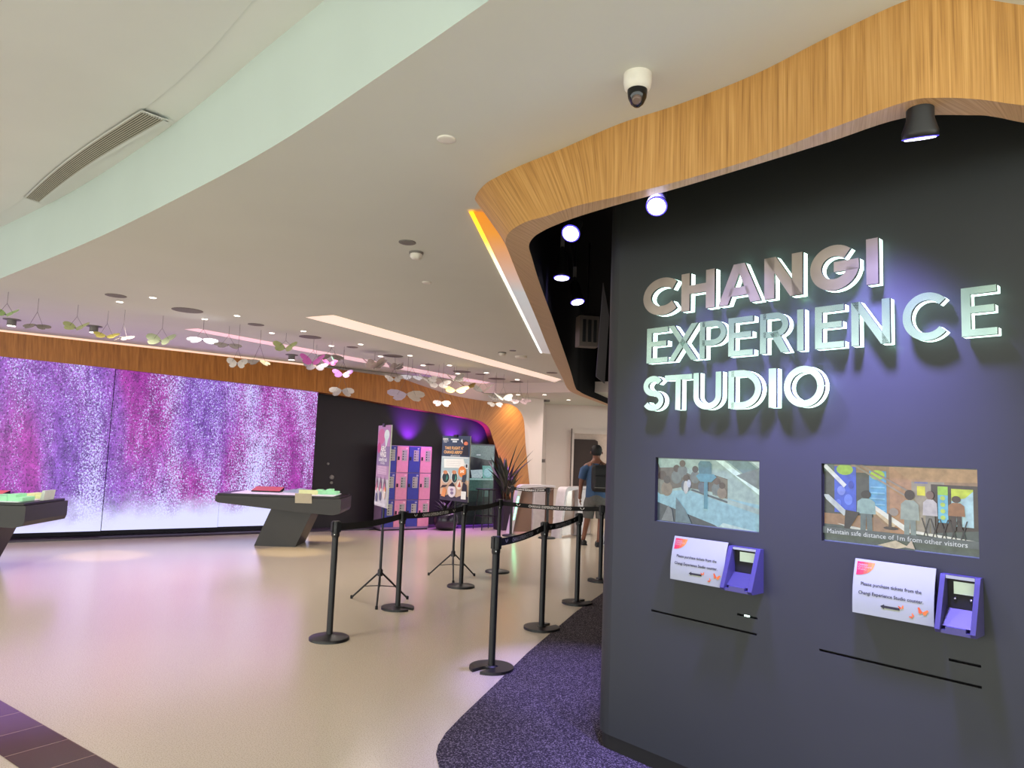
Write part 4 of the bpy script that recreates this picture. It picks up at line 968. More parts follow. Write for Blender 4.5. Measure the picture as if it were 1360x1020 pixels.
BF = [(8, 418, 7.7, 26, (176, 208, 130), 'bright lime green butterfly, leftmost of all', 18, .2, .3), (48, 432, 8.0, 28, GY, 'grey butterfly with a thin cross bar, second from the left', -16, .3, .1),
      (101, 436, 8.3, 28, YG, 'yellow green butterfly, third from the left', 16, .1, .35), (141, 447, 8.6, 26, (216, 204, 96), 'lemon yellow butterfly touching the wooden band', 8, .3, .2), (163, 448, 8.5, 26, GY, 'grey butterfly right beside the lemon yellow one', -14, -.4, .1),
      (214, 453, 8.8, 33, (186, 196, 160), 'pale sage butterfly alone above the wooden band', 12, 0, .5), (269, 451, 8.9, 33, (226, 226, 240), 'shiny white butterfly under the largest grille', -12, .4, .2),
      (303, 458, 9.4, 30, (146, 136, 128), 'dull brown grey butterfly right of the shiny white one', -10, .5, .1), (315, 483, 9.2, 22, WH, 'off white butterfly hanging low on the wooden band at left', 10, .3, .9), (344, 479, 9.6, 28, (206, 194, 142), 'pale yellow and grey butterfly with drooping wings', -22, .5, .2),
      (379, 463, 9.8, 28, YG, 'yellow green butterfly left of the pink one', 20, 0, .5), (415, 482, 10.2, 30, (226, 110, 196), 'bright pink butterfly with raised wings', 28, .1, .4), (419, 488, 10.8, 26, (196, 186, 196), 'pale grey butterfly half hidden behind the bright pink one', 5, .2, .4),
      (440, 472, 10.4, 30, GY, 'taupe butterfly with drooping wings above the magenta one', -20, .3, .2), (438, 483, 11.0, 18, (134, 24, 96), 'dark magenta butterfly under the taupe one', 20, .3, .6), (444, 477, 11.1, 11, (170, 226, 204), 'tiny mint green butterfly beside the magenta one', 30, .6, .9),
      (455, 498, 10.9, 23, (206, 136, 226), 'glossy violet butterfly hanging on four strings', 14, .1, .5), (454, 519, 11.2, 28, WH, 'off white butterfly hanging low in front of the band corner', -14, .3, .5),
      (497, 489, 11.4, 32, (192, 172, 162), 'beige lotus shaped cluster of wings', 32, .2, .1), (525, 490, 12.0, 22, (180, 166, 160), 'small beige winged flower right of the lotus cluster', 28, .5, .2),
      (523, 504, 11.8, 20, (206, 196, 190), 'small off white butterfly below the beige flower', 8, .2, .6), (547, 500, 12.1, 26, (232, 228, 238), 'shining white butterfly in the middle crowd', -14, .4, .3), (540, 524, 11.5, 42, (216, 204, 190), 'wide cream and lilac butterfly, largest over the wooden band', -8, .3, .5),
      (568, 505, 12.5, 24, (200, 190, 184), 'grey white butterfly right of the shining white one', 14, .7, .4), (582, 512, 12.7, 28, (210, 202, 196), 'off white butterfly with a pointed lower wing in the crowd', 12, .2, .5), (587, 535, 12.4, 20, (236, 216, 222), 'small pinkish white butterfly hanging lowest in the crowd', -14, .2, .6),
      (603, 505, 13.0, 26, (206, 198, 190), 'pale butterfly high in the crowd beside the gold one', 25, .6, .4), (605, 519, 12.8, 30, (216, 190, 126), 'cream butterfly with a gold inner wing', 8, .1, .4), (620, 515, 13.2, 22, (170, 140, 70), 'olive gold butterfly with pointed wings', 24, .4, .2),
      (641, 521, 13.4, 28, (206, 202, 190), 'bird like grey butterfly with upswept wings', 30, -.4, .1), (658, 537, 13.6, 18, (180, 172, 164), 'small grey butterfly below the far cluster at the arch', -8, .3, .5), (668, 530, 13.9, 24, (206, 206, 196), 'pale green white butterfly at the top of the wooden arch', 18, .5, .4),
      (657, 530, 14.1, 16, (194, 186, 180), 'tiny grey butterfly left of the pale one at the arch top', 15, .2, .4), (690, 533, 14.4, 22, (216, 190, 194), 'pink white butterfly farthest right over the white wall', -8, .1, .4), (700, 532, 14.8, 12, (210, 180, 186), 'tiny rose butterfly last of all by the corridor', -6, .6, .4)]
for b in BF:
    b = list(b); b[3] *= 1.2
    lb = b[5]; em = .5 if 'shin' in lb or 'violet' in lb else (.25 if 'pink butterfly' in lb else .06)  # shine and light through the wings put in as a faint glow
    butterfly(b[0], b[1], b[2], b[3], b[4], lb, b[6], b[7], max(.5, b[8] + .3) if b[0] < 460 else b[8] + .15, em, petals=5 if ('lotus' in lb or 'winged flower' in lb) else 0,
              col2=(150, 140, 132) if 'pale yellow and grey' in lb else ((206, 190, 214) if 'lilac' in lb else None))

# ------------------------------------------------------------------ queue stanchions
HS = .975
SP = {'a': (437, 849), 'b': (528, 808.5), 'c': (612, 779.5), 'd': (660.5, 760), 'e': (652.5, 888.5), 'f': (719, 835), 'g': (766, 801.5), 'h': (797, 772), 'j': (726, 715), 'k': (678, 712)}
SP = {k: at_z(*v, 0) for k, v in SP.items()}
DISC_R, POLE_R, HEAD_R = .165, .0265, .034
def stanchion(key, label, notch=None):
    t = thing('queue_stanchion', label, 'stanchion', SP[key], 0, 'black belt stanchions')
    b = MB()
    if notch is None:
        b.lathe([(DISC_R, 0), (DISC_R, .018), (DISC_R * .94, .024), (.05, .04), (.035, .046)], M_PLASTIC, n=40)
    else:
        hw = .036; pts = []
        a_ = math.asin(hw / DISC_R)
        for k in range(41):
            a = a_ + (2 * PI - 2 * a_) * k / 40; pts.append((DISC_R * math.cos(a), DISC_R * math.sin(a)))
        x0 = .045
        pts += [(x0 + .02, -hw)] + [(x0 + .02 - hw * math.sin(PI * k / 8), -hw * math.cos(PI * k / 8)) for k in range(1, 8)] + [(x0 + .02, hw)]
        c, s_ = math.cos(notch), math.sin(notch); pts = [(x * c - y * s_, x * s_ + y * c) for x, y in pts]
        b.prism(pts, M_PLASTIC, lambda x, y, d: (x, y, d), 0, .022)
        b.lathe([(.05, .022), (.036, .03)], M_PLASTIC, n=20)
    b.build('base', t)
    p = MB(); p.cyl((0, 0, .02), (0, 0, HS - .12), POLE_R, M_PLASTIC, n=20); p.build('post', t)
    h = MB(); h.lathe([(HEAD_R * .85, HS - .135), (HEAD_R, HS - .12), (HEAD_R, HS - .005), (HEAD_R * .9, HS), (.004, HS)], M_PLASTIC, n=20)
    for k in range(4):
        a = PI / 4 + k * PI / 2; h.box((HEAD_R * 1.0 * math.cos(a), HEAD_R * 1.0 * math.sin(a), HS - .05), (.016, .03, .085), M_PLASTIC, a)
    h.lathe([(.005, 0), (.005, .004)], M_CHROME, (0, -HEAD_R, HS - .11), 8, (0, -1, 0)); h.build('head', t)
    return t
def belt(t, a, b, text=True, sag=.02, frac=1.):
    A_, B_ = SP[a], SP[b]; d = (B_ - A_); L = d.length; d.normalize(); n = Vector((-d.y, d.x, 0))
    if n.y > 0: n = -n      # text side toward the room entrance
    if n.dot(CAM - A_) < 0: n = -n
    hb = .058; zc = HS - .052
    def T(s, y, o): 
        u = s / L; return d * (HEAD_R + (L - 2 * HEAD_R) * u) + Vector((0, 0, zc + y - sag * 4 * u * (1 - u))) + n * o
    m = MB(); N2 = 16
    rows = [[T(L * k / N2, y, 0.001) for k in range(N2 + 1)] for y in (-hb / 2, hb / 2)]; m.grid(rows, M_BELT)
    rows = [[T(L * k / N2, y, -.001) for k in range(N2 + 1)] for y in (hb / 2, -hb / 2)]; m.grid(rows, M_BELT)
    o = m.build('belt', t)
    if text:
        tx = MB(); tx.face([T(L * .5 + x, y, .0015) for x, y in ((-.6, -.002), (.6, -.002), (.6, .002), (-.6, .002))], M_BELT); flip = d.dot(RT) < 0
        G = lambda x, y, dd: T((L - x) if flip else x, y, .0025)
        for f in text_polys('CHANGI EXPERIENCE STUDIO', .046, 'CENTER', .0012, 1, 1.0):
            tx.face([G(L * .5 + x, y - .016, 0) for x, y in f], mat('belt_print', (226, 222, 220), .6))
        for x0 in (-.46, .46):
            for sx in (-1, 1): tx.face([G(L * .5 + x0 + sx * x * .026, y * .026, 0) for x, y in ((0, -.5), (1., .7), (1.2, .2), (.5, -.3))], MATS['belt_print'])
        tx.build('belt_lettering', o)
st_a = stanchion('a', 'front left black stanchion with a plain round base, nearest the tables')
st_b = stanchion('b', 'second stanchion of the left row, beside the narrow poster tripod', -.5)
st_c = stanchion('c', 'third stanchion of the left row, in front of the wide poster tripod')
st_d = stanchion('d', 'fourth stanchion at the far corner of the left row by the plant')
st_e = stanchion('e', 'nearest stanchion of the right row with a notch facing the camera', -2.3)
st_f = stanchion('f', 'second stanchion of the right row standing at the carpet edge', .8)
st_g = stanchion('g', 'third stanchion of the right row in front of the man', .7)
st_h = stanchion('h', 'stanchion mostly hidden behind the dark sign wall', 2.)
st_j = stanchion('j', 'stanchion in front of the white glass gates', None)
st_k = stanchion('k', 'thin far stanchion beside the planter and the green lit gate', None)
belt(st_b, 'b', 'a', False, .02); belt(st_c, 'c', 'b'); belt(st_d, 'd', 'c', False); belt(st_d, 'd', 'h', True, .02)
belt(st_f, 'f', 'e'); belt(st_g, 'g', 'f'); belt(st_k, 'k', 'j')

# ------------------------------------------------------------------ dark media tables
def table(base_px, rz, flip, label):
    p = at_z(*base_px, 0); t = thing('media_table', label, 'table', p, rz)
    Lx, dp = 1.95, .95
    # profile in x,z : thin at the left tip, deep at the right end; origin under the leg's middle
    s = MB(); top = [(-.93, .795), (.98, .795)]
    prof = [(-.95, .78), (-.95, .69), (-.90, .665), (.34, .555), (.88, .525), (.98, .55), (1.0, .60), (1.0, .78)]
    T = lambda x, z, d: (x, d, z)
    s.prism(prof, M_TABLE, T, -dp / 2, dp / 2); s.build('slab', t)
    e = MB(); e.box((.02, 0, .795), (1.90, dp - .03, .03), M_TABLE2, 0, .006); e.build('table_edge', t)
    sc_ = MB(); sc_.box((.05, .0, .813), (1.6, dp - .22, .006), mat('lit_table_screen', (200, 190, 200), .3, emit=(206, 190, 206), es=.55, var=.25, scale=5)); sc_.build('table_screen', t)
    lg = MB(); lg.prism([(-.34, 0), (.30, 0), (.55, .60), (-.10, .62)], M_TABLE, T, -.34, .34); lg.build('pedestal', t)
    return t
t2 = table((374, 722), .05, 0, 'dark cantilevered table in front of the right end of the video wall')
t1p = (-62, 752)
t1 = table(t1p, 0.10, 0, 'dark cantilevered table cut off at the left edge of the frame')
bpy.context.view_layer.update()
def on_table(t, name, label, cat, loc, build, rz=0.):
    q = Matrix.Rotation(t.rotation_euler.z, 3, 'Z') @ Vector(loc); mb = MB(); build(mb)
    o = mb.build(name, None, Vector(t.location) + q, t.rotation_euler.z + rz); return tag(o, label, cat)
M_RED = mat('red_cover', (206, 84, 84), .5, emit=(206, 90, 84), es=.12); M_MINT = mat('mint_model', (150, 214, 166), .5, emit=(150, 220, 170), es=.3); M_CREAM = mat('cream_card', (176, 168, 148), .6); M_BLUEG = mat('pale_blue_model', (150, 160, 186), .5, emit=(150, 160, 190), es=.15)
M_YEL = mat('pale_yellow_model', (214, 220, 160), .5, emit=(214, 220, 160), es=.2)
def wedge(w, d, h0, h1, mt, mt2=None):
    def f(mb):
        mb.prism([(-d / 2, 0), (d / 2, 0), (d / 2, h1), (-d / 2, h0)], mt2 or mt, lambda y, z, x: (x, y, z), -w / 2, w / 2)
        mb.face([(-w / 2, -d / 2, h0 + .001), (w / 2, -d / 2, h0 + .001), (w / 2, d / 2, h1 + .001), (-w / 2, d / 2, h1 + .001)], mt)
    return f
def stepped(w, d, mt, hs):
    def f(mb):
        n = len(hs)
        for i, h in enumerate(hs): mb.box((-w / 2 + w * (i + .5) / n, 0, h / 2), (w / n * 1.04, d * (1 - .1 * (i % 2)), h), mt, 0, .008)
    return f
for t, nm in ((t2, 'right'), (t1, 'left')):
    zt0 = .816
    on_table(t, 'slanted_book', f'red slanted booklet on the {"far" if nm == "right" else "near left"} dark table', 'book', (-.34 if nm == 'right' else .12, .22, zt0), wedge(.46, .3, .02, .075, M_RED, M_BLACK))
    on_table(t, 'relief_model', f'pale mint green raised model on the {"far" if nm == "right" else "near left"} dark table', 'model', (.62 if nm == 'right' else .66, .12 if nm == 'right' else -.2, zt0), stepped(.44, .26, M_MINT, (.035, .07, .06, .085, .05)))
    on_table(t, 'relief_model', f'low pale {"blue" if nm == "right" else "yellow"} raised model on the {"far" if nm == "right" else "near left"} dark table', 'model', (.14 if nm == 'right' else .66, .26, zt0), stepped(.42, .26, M_BLUEG if nm == 'right' else M_YEL, (.03, .05, .065, .05)))
on_table(t2, 'info_card', 'cream card leaning over the front edge of the far table', 'card', (.42, -.485, .70), lambda mb: mb.prism([(-.13, 0), (.13, -.0), (.12, .15), (-.14, .15)], M_CREAM, lambda x, z, d: (x, -d, z), 0, .008))
on_table(t2, 'small_block', 'pale yellow folded card standing on the far table', 'card', (.40, -.1, .816), wedge(.28, .14, .075, .05, M_YEL))
on_table(t1, 'acrylic_stand', 'small clear upright stand at the right end of the near left table', 'stand', (.93, .1, .8115), lambda mb: mb.prism([(-.02, 0), (.02, 0), (.035, .12), (.0, .12)], mat('frosted_acrylic', (206, 214, 206), .3), lambda x, z, d: (x, d, z), -.12, .12))

# ------------------------------------------------------------------ lockers
LB = lw_px(546, 695, .45); xr = lw_px(571, 660, .45)[0]; xl = lw_px(508, 660, .45)[0]
LH = lw_px(577, 592, .45)[1] - .05
t = thing('locker_bank', 'bank of pink and blue lockers with paper notices against the purple wall', 'lockers', LW((xl + xr) / 2, 0, .45), math.atan2(wt.y, wt.x))
LWd = xr - xl
M_LBODY = mat('locker_lilac', (140, 116, 150), .5); M_LPINK = mat('locker_pink', (196, 132, 146), .5); M_LBLUE = mat('locker_blue', (36, 46, 126), .5)
mb = MB(); mb.box((0, .18, LH / 2 + .025), (LWd, .32, LH), M_LBODY); mb.box((0, .2, .025), (LWd, .28, .05), M_BLACK); mb.build('cabinet', t)
cw, chh = LWd / 4, (LH - .04) / 3
for c in range(4):
    for r in range(3):
        pink = c in (1, 3); mt = M_LPINK if pink else M_LBLUE
        cx = -LWd / 2 + cw * (c + .5); cz = .06 + chh * (r + .5)
        d = MB(); d.box((cx, .01, cz), (cw - .012, .02, chh - .016), mt, 0, .003); do = d.build('locker_door', t); 
        d = MB(); d.box((cx + .035, -.003, cz + .08), (.115, .004, .22), M_PAPER)
        for k in range(4): d.box((cx + .005, -.006, cz + .155 - k * .05), (.022, .003, .026), M_INK); d.box((cx + .05, -.006, cz + .155 - k * .05), (.05, .003, .008), M_GREY)
        d.build('notice_sheet', do)
        d = MB(); d.box((cx - cw / 2 + .04, -.006, cz + .02), (.034, .012, .07), M_BLACK); d.build('keypad', do)
        num = MB(); text_to(num, '%02d' % (c * 3 + (2 - r) + 1), lambda x, y, dd: (cx + cw / 2 - .075 + x, -.003, cz + chh / 2 - .065 + y), 0, 0, .045, M_WPLASTIC); num.build('door_number', do)

# ------------------------------------------------------------------ posters on tripods
def tripod_poster(hub_px, foot_px, label, rz, zb, zt__, w, art):
    base = at_z(*foot_px, 0); t = thing('poster_stand', label, 'poster stand', base, rz)
    b = MB(); b.box((0, 0, (zb + zt__) / 2), (w, .012, zt__ - zb), M_WPLASTIC); bo = b.build('poster_board', t)
    a = MB(); Hh = zt__ - zb
    k = [0]
    def T(u, v, d): return (-w / 2 + u * w, -.0075 - k[0] * .00025, zb + v * Hh)
    def put(poly, rgb): k[0] += 1; a.face([T(u, v, 0) for u, v in poly], ink(rgb))
    def txt(s, u, v, size, rgb, bold=.0):
        k[0] += 1; text_to(a, s, lambda x, y, d: T(u + x / w, v + y / Hh, 0), 0, 0, size, ink(rgb), 'CENTER', bold)
    art(put, txt); a.build('poster_print', bo)
    c = MB(); c.box((0, -.008, zt__ + .0), (.07, .03, .035), M_PLASTIC); c.build('clip', t)
    p = MB(); p.cyl((0, .03, .16), (0, .03, zt__ - .02), .011, M_PLASTIC, n=10); p.cyl((0, .03, .3), (0, .03, .75), .015, M_PLASTIC, n=10); p.build('pole', t)
    hz = .30
    for kx in range(3):
        an = -PI / 2 + kx * 2 * PI / 3 - rz + .12; dx, dy = math.cos(an), math.sin(an)
        l = MB(); l.tube([(dx * .02, .03 + dy * .02, hz), (dx * .34, .03 + dy * .34, .012)], .010, M_PLASTIC); l.tube([(0, .03, .17), (dx * .19, .03 + dy * .19, .145)], .005, M_PLASTIC); 
        l.lathe([(.014, 0), (.014, .03), (.01, .035)], M_RUBBER, (dx * .34, .03 + dy * .34, 0), 10); l.build('leg', t)
    h = MB(); h.lathe([(.028, hz - .03), (.028, hz + .03), (.016, hz + .045)], M_PLASTIC, (0, .03, 0), 14); h.build('hub', t)
def art1(put, txt):
    put(R(0, 0, 1, 1), (184, 164, 194)); put(R(0, .0, 1, .36), (204, 198, 210)); put(R(0, .34, 1, .52), (184, 146, 184)); put(R(0, .5, 1, .74), (140, 120, 166)); put(R(0, .74, 1, 1), (190, 140, 190))
    put(ell(.3, .86, .28, .1), (206, 110, 160)); put(ell(.16, .72, .14, .07), (196, 70, 130)); put(ell(.72, .88, .2, .065), (226, 240, 240)); put([(.56, .87), (.88, .87), (.74, .74), (.66, .74)], (216, 232, 236))
    txt('AERO', .5, .68, .075, (250, 244, 246), .003); txt('WINGS', .5, .61, .075, (250, 244, 246), .003); txt('butterfly trail', .5, .555, .06, (250, 250, 250), .001); txt('until Sunday', .5, .52, .035, (250, 250, 250))
    for k in range(6): put(R(.14, .40 + k * .017, .86, .407 + k * .017), (236, 206, 226))
    for k, x in enumerate((.12, .42, .74)):
        put([(x - .1, .22), (x, .37), (x + .12, .30), (x + .1, .2)], (110, 84, 108)); put([(x - .08, .2), (x + .04, .3), (x + .1, .16)], (206, 120, 140)); put(ell(x + .05, .1 + .03 * k, .09, .06), (96, 96, 130) if k < 2 else (226, 206, 196)); put(ell(x + .1, .2, .05, .025), (240, 240, 236))
    put(ell(.85, .22, .05, .03), (226, 140, 70)); put(R(.05, .02, .95, .05), (214, 210, 222))
def art2(put, txt):
    put(R(0, 0, 1, 1), (176, 196, 206)); put(R(0, .68, 1, 1), (50, 66, 92)); put(R(.0, .0, 1, .33), (214, 180, 156)); put([(0, 0), (1, 0), (1, .08), (.8, .1), (.6, .06), (.35, .1), (.15, .06), (0, .09)], (62, 52, 76))
    put(R(.06, .66, .96, .675), (226, 230, 232)); txt('TAKE FLIGHT AT', .46, .79, .052, (240, 186, 120), .0015); txt('CHANGI AIRPORT', .46, .725, .052, (240, 186, 120), .0015)
    txt('self guided tour', .5, .685, .03, (236, 236, 236)); txt('CHANGI', .12, .94, .028, (240, 240, 240), .001); txt('EXPERIENCE', .14, .915, .02, (240, 240, 240)); txt('STUDIO', .12, .893, .02, (240, 240, 240))
    put(R(.32, .935, .6, .955), (226, 230, 236)); put(R(.38, .9, .54, .925), (206, 214, 224))
    put(ell(.82, .9, .1, .045), (40, 34, 44)); put(ell(.86, .885, .07, .03), (226, 130, 96)); put([(.72, .7), (.96, .7), (.94, .86), (.8, .86)], (30, 34, 44)); put([(.68, .92), (.76, .88), (.72, .96)], (220, 226, 232))
    put([(.12, .5), (.8, .51), (.86, .57), (.8, .65), (.1, .64)], (240, 240, 238))
    for k in range(3): put(R(.18, .54 + k * .032, .72, .544 + k * .032), (196, 196, 200))
    put(R(.86, .5, .98, .58), (226, 230, 232)); put(R(.89, .52, .95, .57), (44, 50, 64))
    for x, y in ((.2, .36), (.52, .37)): put(ell(x, y, .15 if x < .4 else .12, .10), (232, 236, 236)); put(ell(x, y - .01, .13 if x < .4 else .1, .08), (36, 52, 56)); put([(x, y - .07), (x + .08, y - .02), (x + .04, y + .04)], (60, 146, 130)); put(ell(x - .02, y + .07, .08, .03), (206, 140, 100))
    put(ell(.78, .455, .14, .085), (232, 136, 62)); txt('$45', .78, .44, .05, (255, 246, 236), .002)
    put(ell(.44, .15, .15, .1), (226, 214, 226)); put([(.3, .22), (.46, .29), (.56, .22)], (36, 30, 40)); put(ell(.44, .17, .06, .02), (150, 120, 160)); put(ell(.45, .12, .06, .025), (140, 120, 156)); put(ell(.7, .25, .1, .07), (236, 226, 214)); put([(.64, .22), (.72, .31), (.76, .22)], (196, 90, 70))
    put([(.06, .06), (.2, .05), (.26, .16), (.14, .2)], (232, 150, 96)); put([(.02, .18), (.2, .2), (.3, .24), (.1, .23)], (70, 56, 60)); put([(.76, .06), (.98, .06), (.96, .26), (.84, .3)], (40, 38, 54)); put([(.78, .3), (.9, .3), (.92, .42), (.8, .4)], (52, 62, 76))
    put(R(.78, .04, .95, .16), (240, 240, 240))
tripod_poster((500, 779), (499, 800), 'narrow looking lilac poster on a black tripod, turned sideways before the lockers', -1.13, .99, 1.85, .50, art1)
tripod_poster((598, 747), (598, 768), 'dark blue topped poster about taking flight on a black tripod', -.80, .97, 1.80, .56, art2)

# ------------------------------------------------------------------ upright glass display, stool, pots, plant
xr2 = lw_px(656, 640, .35)[0]; zt2 = lw_px(657, 591, .35)[1]; wd2 = .98
t = thing('mirror_display', 'tall green tinted display panel standing left of the wooden arch', 'display', LW(xr2 - wd2 / 2, .045, .35), math.atan2(wt.y, wt.x))
mb = MB(); mb.box((0, .05, zt2 / 2 - .02), (wd2, .08, zt2 - .04), mat('display_case', (30, 36, 36), .3)); mb.build('case', t)
DP = MB(); kk = [0]
def put(poly, rgb, es=.75): kk[0] += 1; DP.face([(-wd2 / 2 + .02 + u * (wd2 - .04), .008 - kk[0] * .0004, .03 + v * (zt2 - .1)) for u, v in poly], pic(rgb, es * .72))
put(R(0, 0, 1, 1), (34, 42, 40)); put(R(0, .42, 1, .58), (66, 104, 92)); put(R(0, .28, 1, .42), (40, 58, 52)); put([(0, .78), (1, .82), (1, 1), (0, 1)], (112, 140, 130)); put([(.3, .86), (.95, .8), (1, .62), (.3, .62)], (38, 44, 46))
put([(.36, .68), (.68, .69), (.72, .62), (.66, .58), (.4, .58)], (196, 226, 220)); put([(.7, .58), (.98, .58), (.98, .74), (.68, .74)], (110, 190, 172)); put(ell(.84, .65, .12, .06), (160, 220, 220)); put(R(.3, .555, 1, .575), (170, 220, 206)); put(R(.96, .56, .99, .86), (150, 186, 176)); put(R(.5, .87, .62, .885), (206, 226, 220)); put(R(.72, .34, .9, .5), (84, 116, 106)); put(R(.2, .0, .9, .1), (28, 34, 32))
DP.build('display_picture', t)
ft = MB(); ft.box((0, .05, -.02), (wd2 * 1.0, .4, .05), mat('purple_foot', (70, 40, 110), .4)); ft.build('foot', t)
# tall stool in front
pS = LW(xr2 - .50, 0, .80); t = thing('bar_stool', 'slim black stool standing in front of the green display', 'stool', pS, .6)
mb = MB(); mb.box((0, 0, .83), (.36, .30, .025), M_PLASTIC, 0, .008); mb.build('seat', t)
for sx in (-1, 1):
    for sy in (-1, 1):
        l = MB(); l.tube([(sx * .13, sy * .11, .82), (sx * .19, sy * .17, .0)], .011, M_PLASTIC); l.build('leg', t)
mb = MB()
for a, b in (((-.17, -.15), (.17, -.15)), ((.17, -.15), (.17, .15)), ((.17, .15), (-.17, .15)), ((-.17, .15), (-.17, -.15))): mb.cyl((*a, .28), (*b, .28), .009, M_PLASTIC, n=8)
mb.build('footrest', t)
pP = LW(lw_px(592, 690, .62)[0], 0.0, .62); t = thing('round_planter', 'round black pot with a short shrub behind the wide poster', 'planter', pP)
mb = MB(); mb.lathe([(.14, 0), (.22, .06), (.26, .18), (.24, .30), (.2, .36), (.17, .36), (.17, .3)], mat('glossy_black_pot', (26, 20, 32), .25), n=28); mb.build('pot', t)
def leaf(mb, p, az, el, L, w, mt, droop=.5, seg=7):
    rows = []; q = Vector(p); e = el
    side_ = Vector((-math.sin(az), math.cos(az), 0))
    for k in range(seg + 1):
        u = k / seg; ww = w * (math.sin(PI * min(1, u * .9 + .12)) ** .8) * (1 if u < .95 else .15)
        up = Vector((math.cos(az) * -math.sin(e), math.sin(az) * -math.sin(e), math.cos(e)))
        rows.append([q - side_ * ww + up * ww * .3, q, q + side_ * ww + up * ww * .3]); q = q + Vector((math.cos(az) * math.cos(e), math.sin(az) * math.cos(e), math.sin(e))) * L / seg; e -= droop / seg
    mb.grid(rows, mt)
M_LEAF = mat('dark_green_leaf', (44, 54, 38), .45, var=.3, scale=6)
mb = MB(); 
for k in range(26): leaf(mb, (0.02 * math.cos(k), .02 * math.sin(k), .3), k * 2.4, random.uniform(.8, 1.45), random.uniform(.25, .42), .025, M_LEAF, .8)
mb.build('foliage', t)
pB_ = LW(lw_px(669, 697, .95)[0] + .02, 0, .95); t = thing('planter_box', 'square purple lit planter at the foot of the wooden arch', 'planter', pB_, math.atan2(wt.y, wt.x))
mb = MB(); mb.box((0, 0, .31), (.34, .34, .62), mat('dark_planter', (52, 40, 58), .4), 0, .012); mb.build('box', t)
mb = MB(); mb.box((0, 0, .622), (.29, .29, .012), mat('soil', (34, 26, 22), .95, var=.4, scale=40)); mb.build('soil', t)
tp = thing('potted_plant', 'dark sword leaved plant rising before the wooden arch', 'plant', pB_ + Vector((0, 0, .62)))
mb = MB()
for k in range(5):
    a = k * 2 * PI / 5; mb.tube([(0.05 * math.cos(a), .05 * math.sin(a), 0), (.07 * math.cos(a), .07 * math.sin(a), .25), (.09 * math.cos(a + .3), .09 * math.sin(a + .3), .42)], .016, mat('brown_stem', (74, 60, 44), .8), 7)
mb.build('stem', tp)
mb = MB()
for k in range(30):
    a = random.uniform(0, 2 * PI); el = random.uniform(.85, 1.5); Lf = random.uniform(.4, .75)
    leaf(mb, (.08 * math.cos(a), .08 * math.sin(a), random.uniform(.05, .42)), a, el, Lf, .045, M_LEAF, random.uniform(.0, .4))
for a, el, Lf in ((-.1, .95, .95), (-.1, 1.2, .95), (.5, .75, .85), (-.35, 1.35, .9), (3.0, 1.2, .7)): leaf(mb, (0, 0, .35), a, el, Lf, .045, M_LEAF, .1)
mb.build('foliage', tp)

# ------------------------------------------------------------------ entry gates
M_GATE = mat('white_gate_shell', (206, 198, 202), .35); M_GGL = mat('smoked_gate_glass', (156, 126, 112), .15, trans=.25, var=.01, scale=2); M_GREENLED = mat('green_led', (160, 255, 206), .3, emit=(96, 255, 170), es=6.)
def gate(b0_, b1_, label, led):
    """b0 foot of the leaning front leg; the loop rises and runs to the right"""
    A_ = at_z(*b0_, 0); B_ = at_z(*b1_, 0); d = (B_ - A_); Ld = d.length; ang = math.atan2(d.y, d.x)
    t = thing('entry_gate', label, 'gate', A_, ang)
    lean = .17
    path = [(0, 0), (lean * .55, .5), (lean * .9, .82), (lean * 1.15, .93), (lean * 1.5, .975), (lean * 2.0, .985), (Ld * .6, .985), (Ld, .98)]
    P = [Vector((x, 0, z)) for x, z in path]; P = smooth_path(P[:6], 5) + P[6:]
    lp = MB(); wdt, th = .20, .075
    rows = []
    for i, q in enumerate(P):
        dd = (P[min(i + 1, len(P) - 1)] - P[max(i - 1, 0)]).normalized(); nn_ = Vector((dd.z, 0, -dd.x)); tt = th * (.6 if i > len(P) - 3 else 1)
        rows.append([q + Vector((0, -wdt / 2, 0)), q + Vector((0, wdt / 2, 0)), q + nn_ * tt + Vector((0, wdt / 2, 0)), q + nn_ * tt + Vector((0, -wdt / 2, 0))])
    lp.grid(rows, M_GATE, close=True, smooth=False); lp.cap(rows[0], M_GATE); lp.cap(rows[-1][::-1], M_GATE); lp.build('loop_frame', t)
    g = MB(); g.prism([(.075, .03), (Ld * .52, .03), (Ld * .52, .93), (.26, .93), (.2, .85)], M_GGL, lambda x, z, dd: (x, dd, z), -.01, .01); g.build('glass_panel', t)
    c = MB(); c.box((Ld * .66, 0, .47), (Ld * .26, .18, .92), M_GATE, 0, .01); c.build('cabinet', t)
    c = MB(); c.box((Ld * .9, 0, .47), (Ld * .18, .10, .92), M_GGL); c.build('end_panel', t)
    if led:
        l = MB(); l.face([(x + o, -wdt / 2 - .003, z) for x, z, o in ((lean * .32, .28, .02), (lean * .32, .28, .045), (lean * .78, .74, .05), (lean * .78, .74, .025))], M_GREENLED); l.build('led_strip', t)
    return t
gate((674, 708), (733, 708), 'white entry gate with a green lit strip, left of the two', True)
gate((737, 714.5), (782, 709), 'white rounded entry gate right beside the man', False)

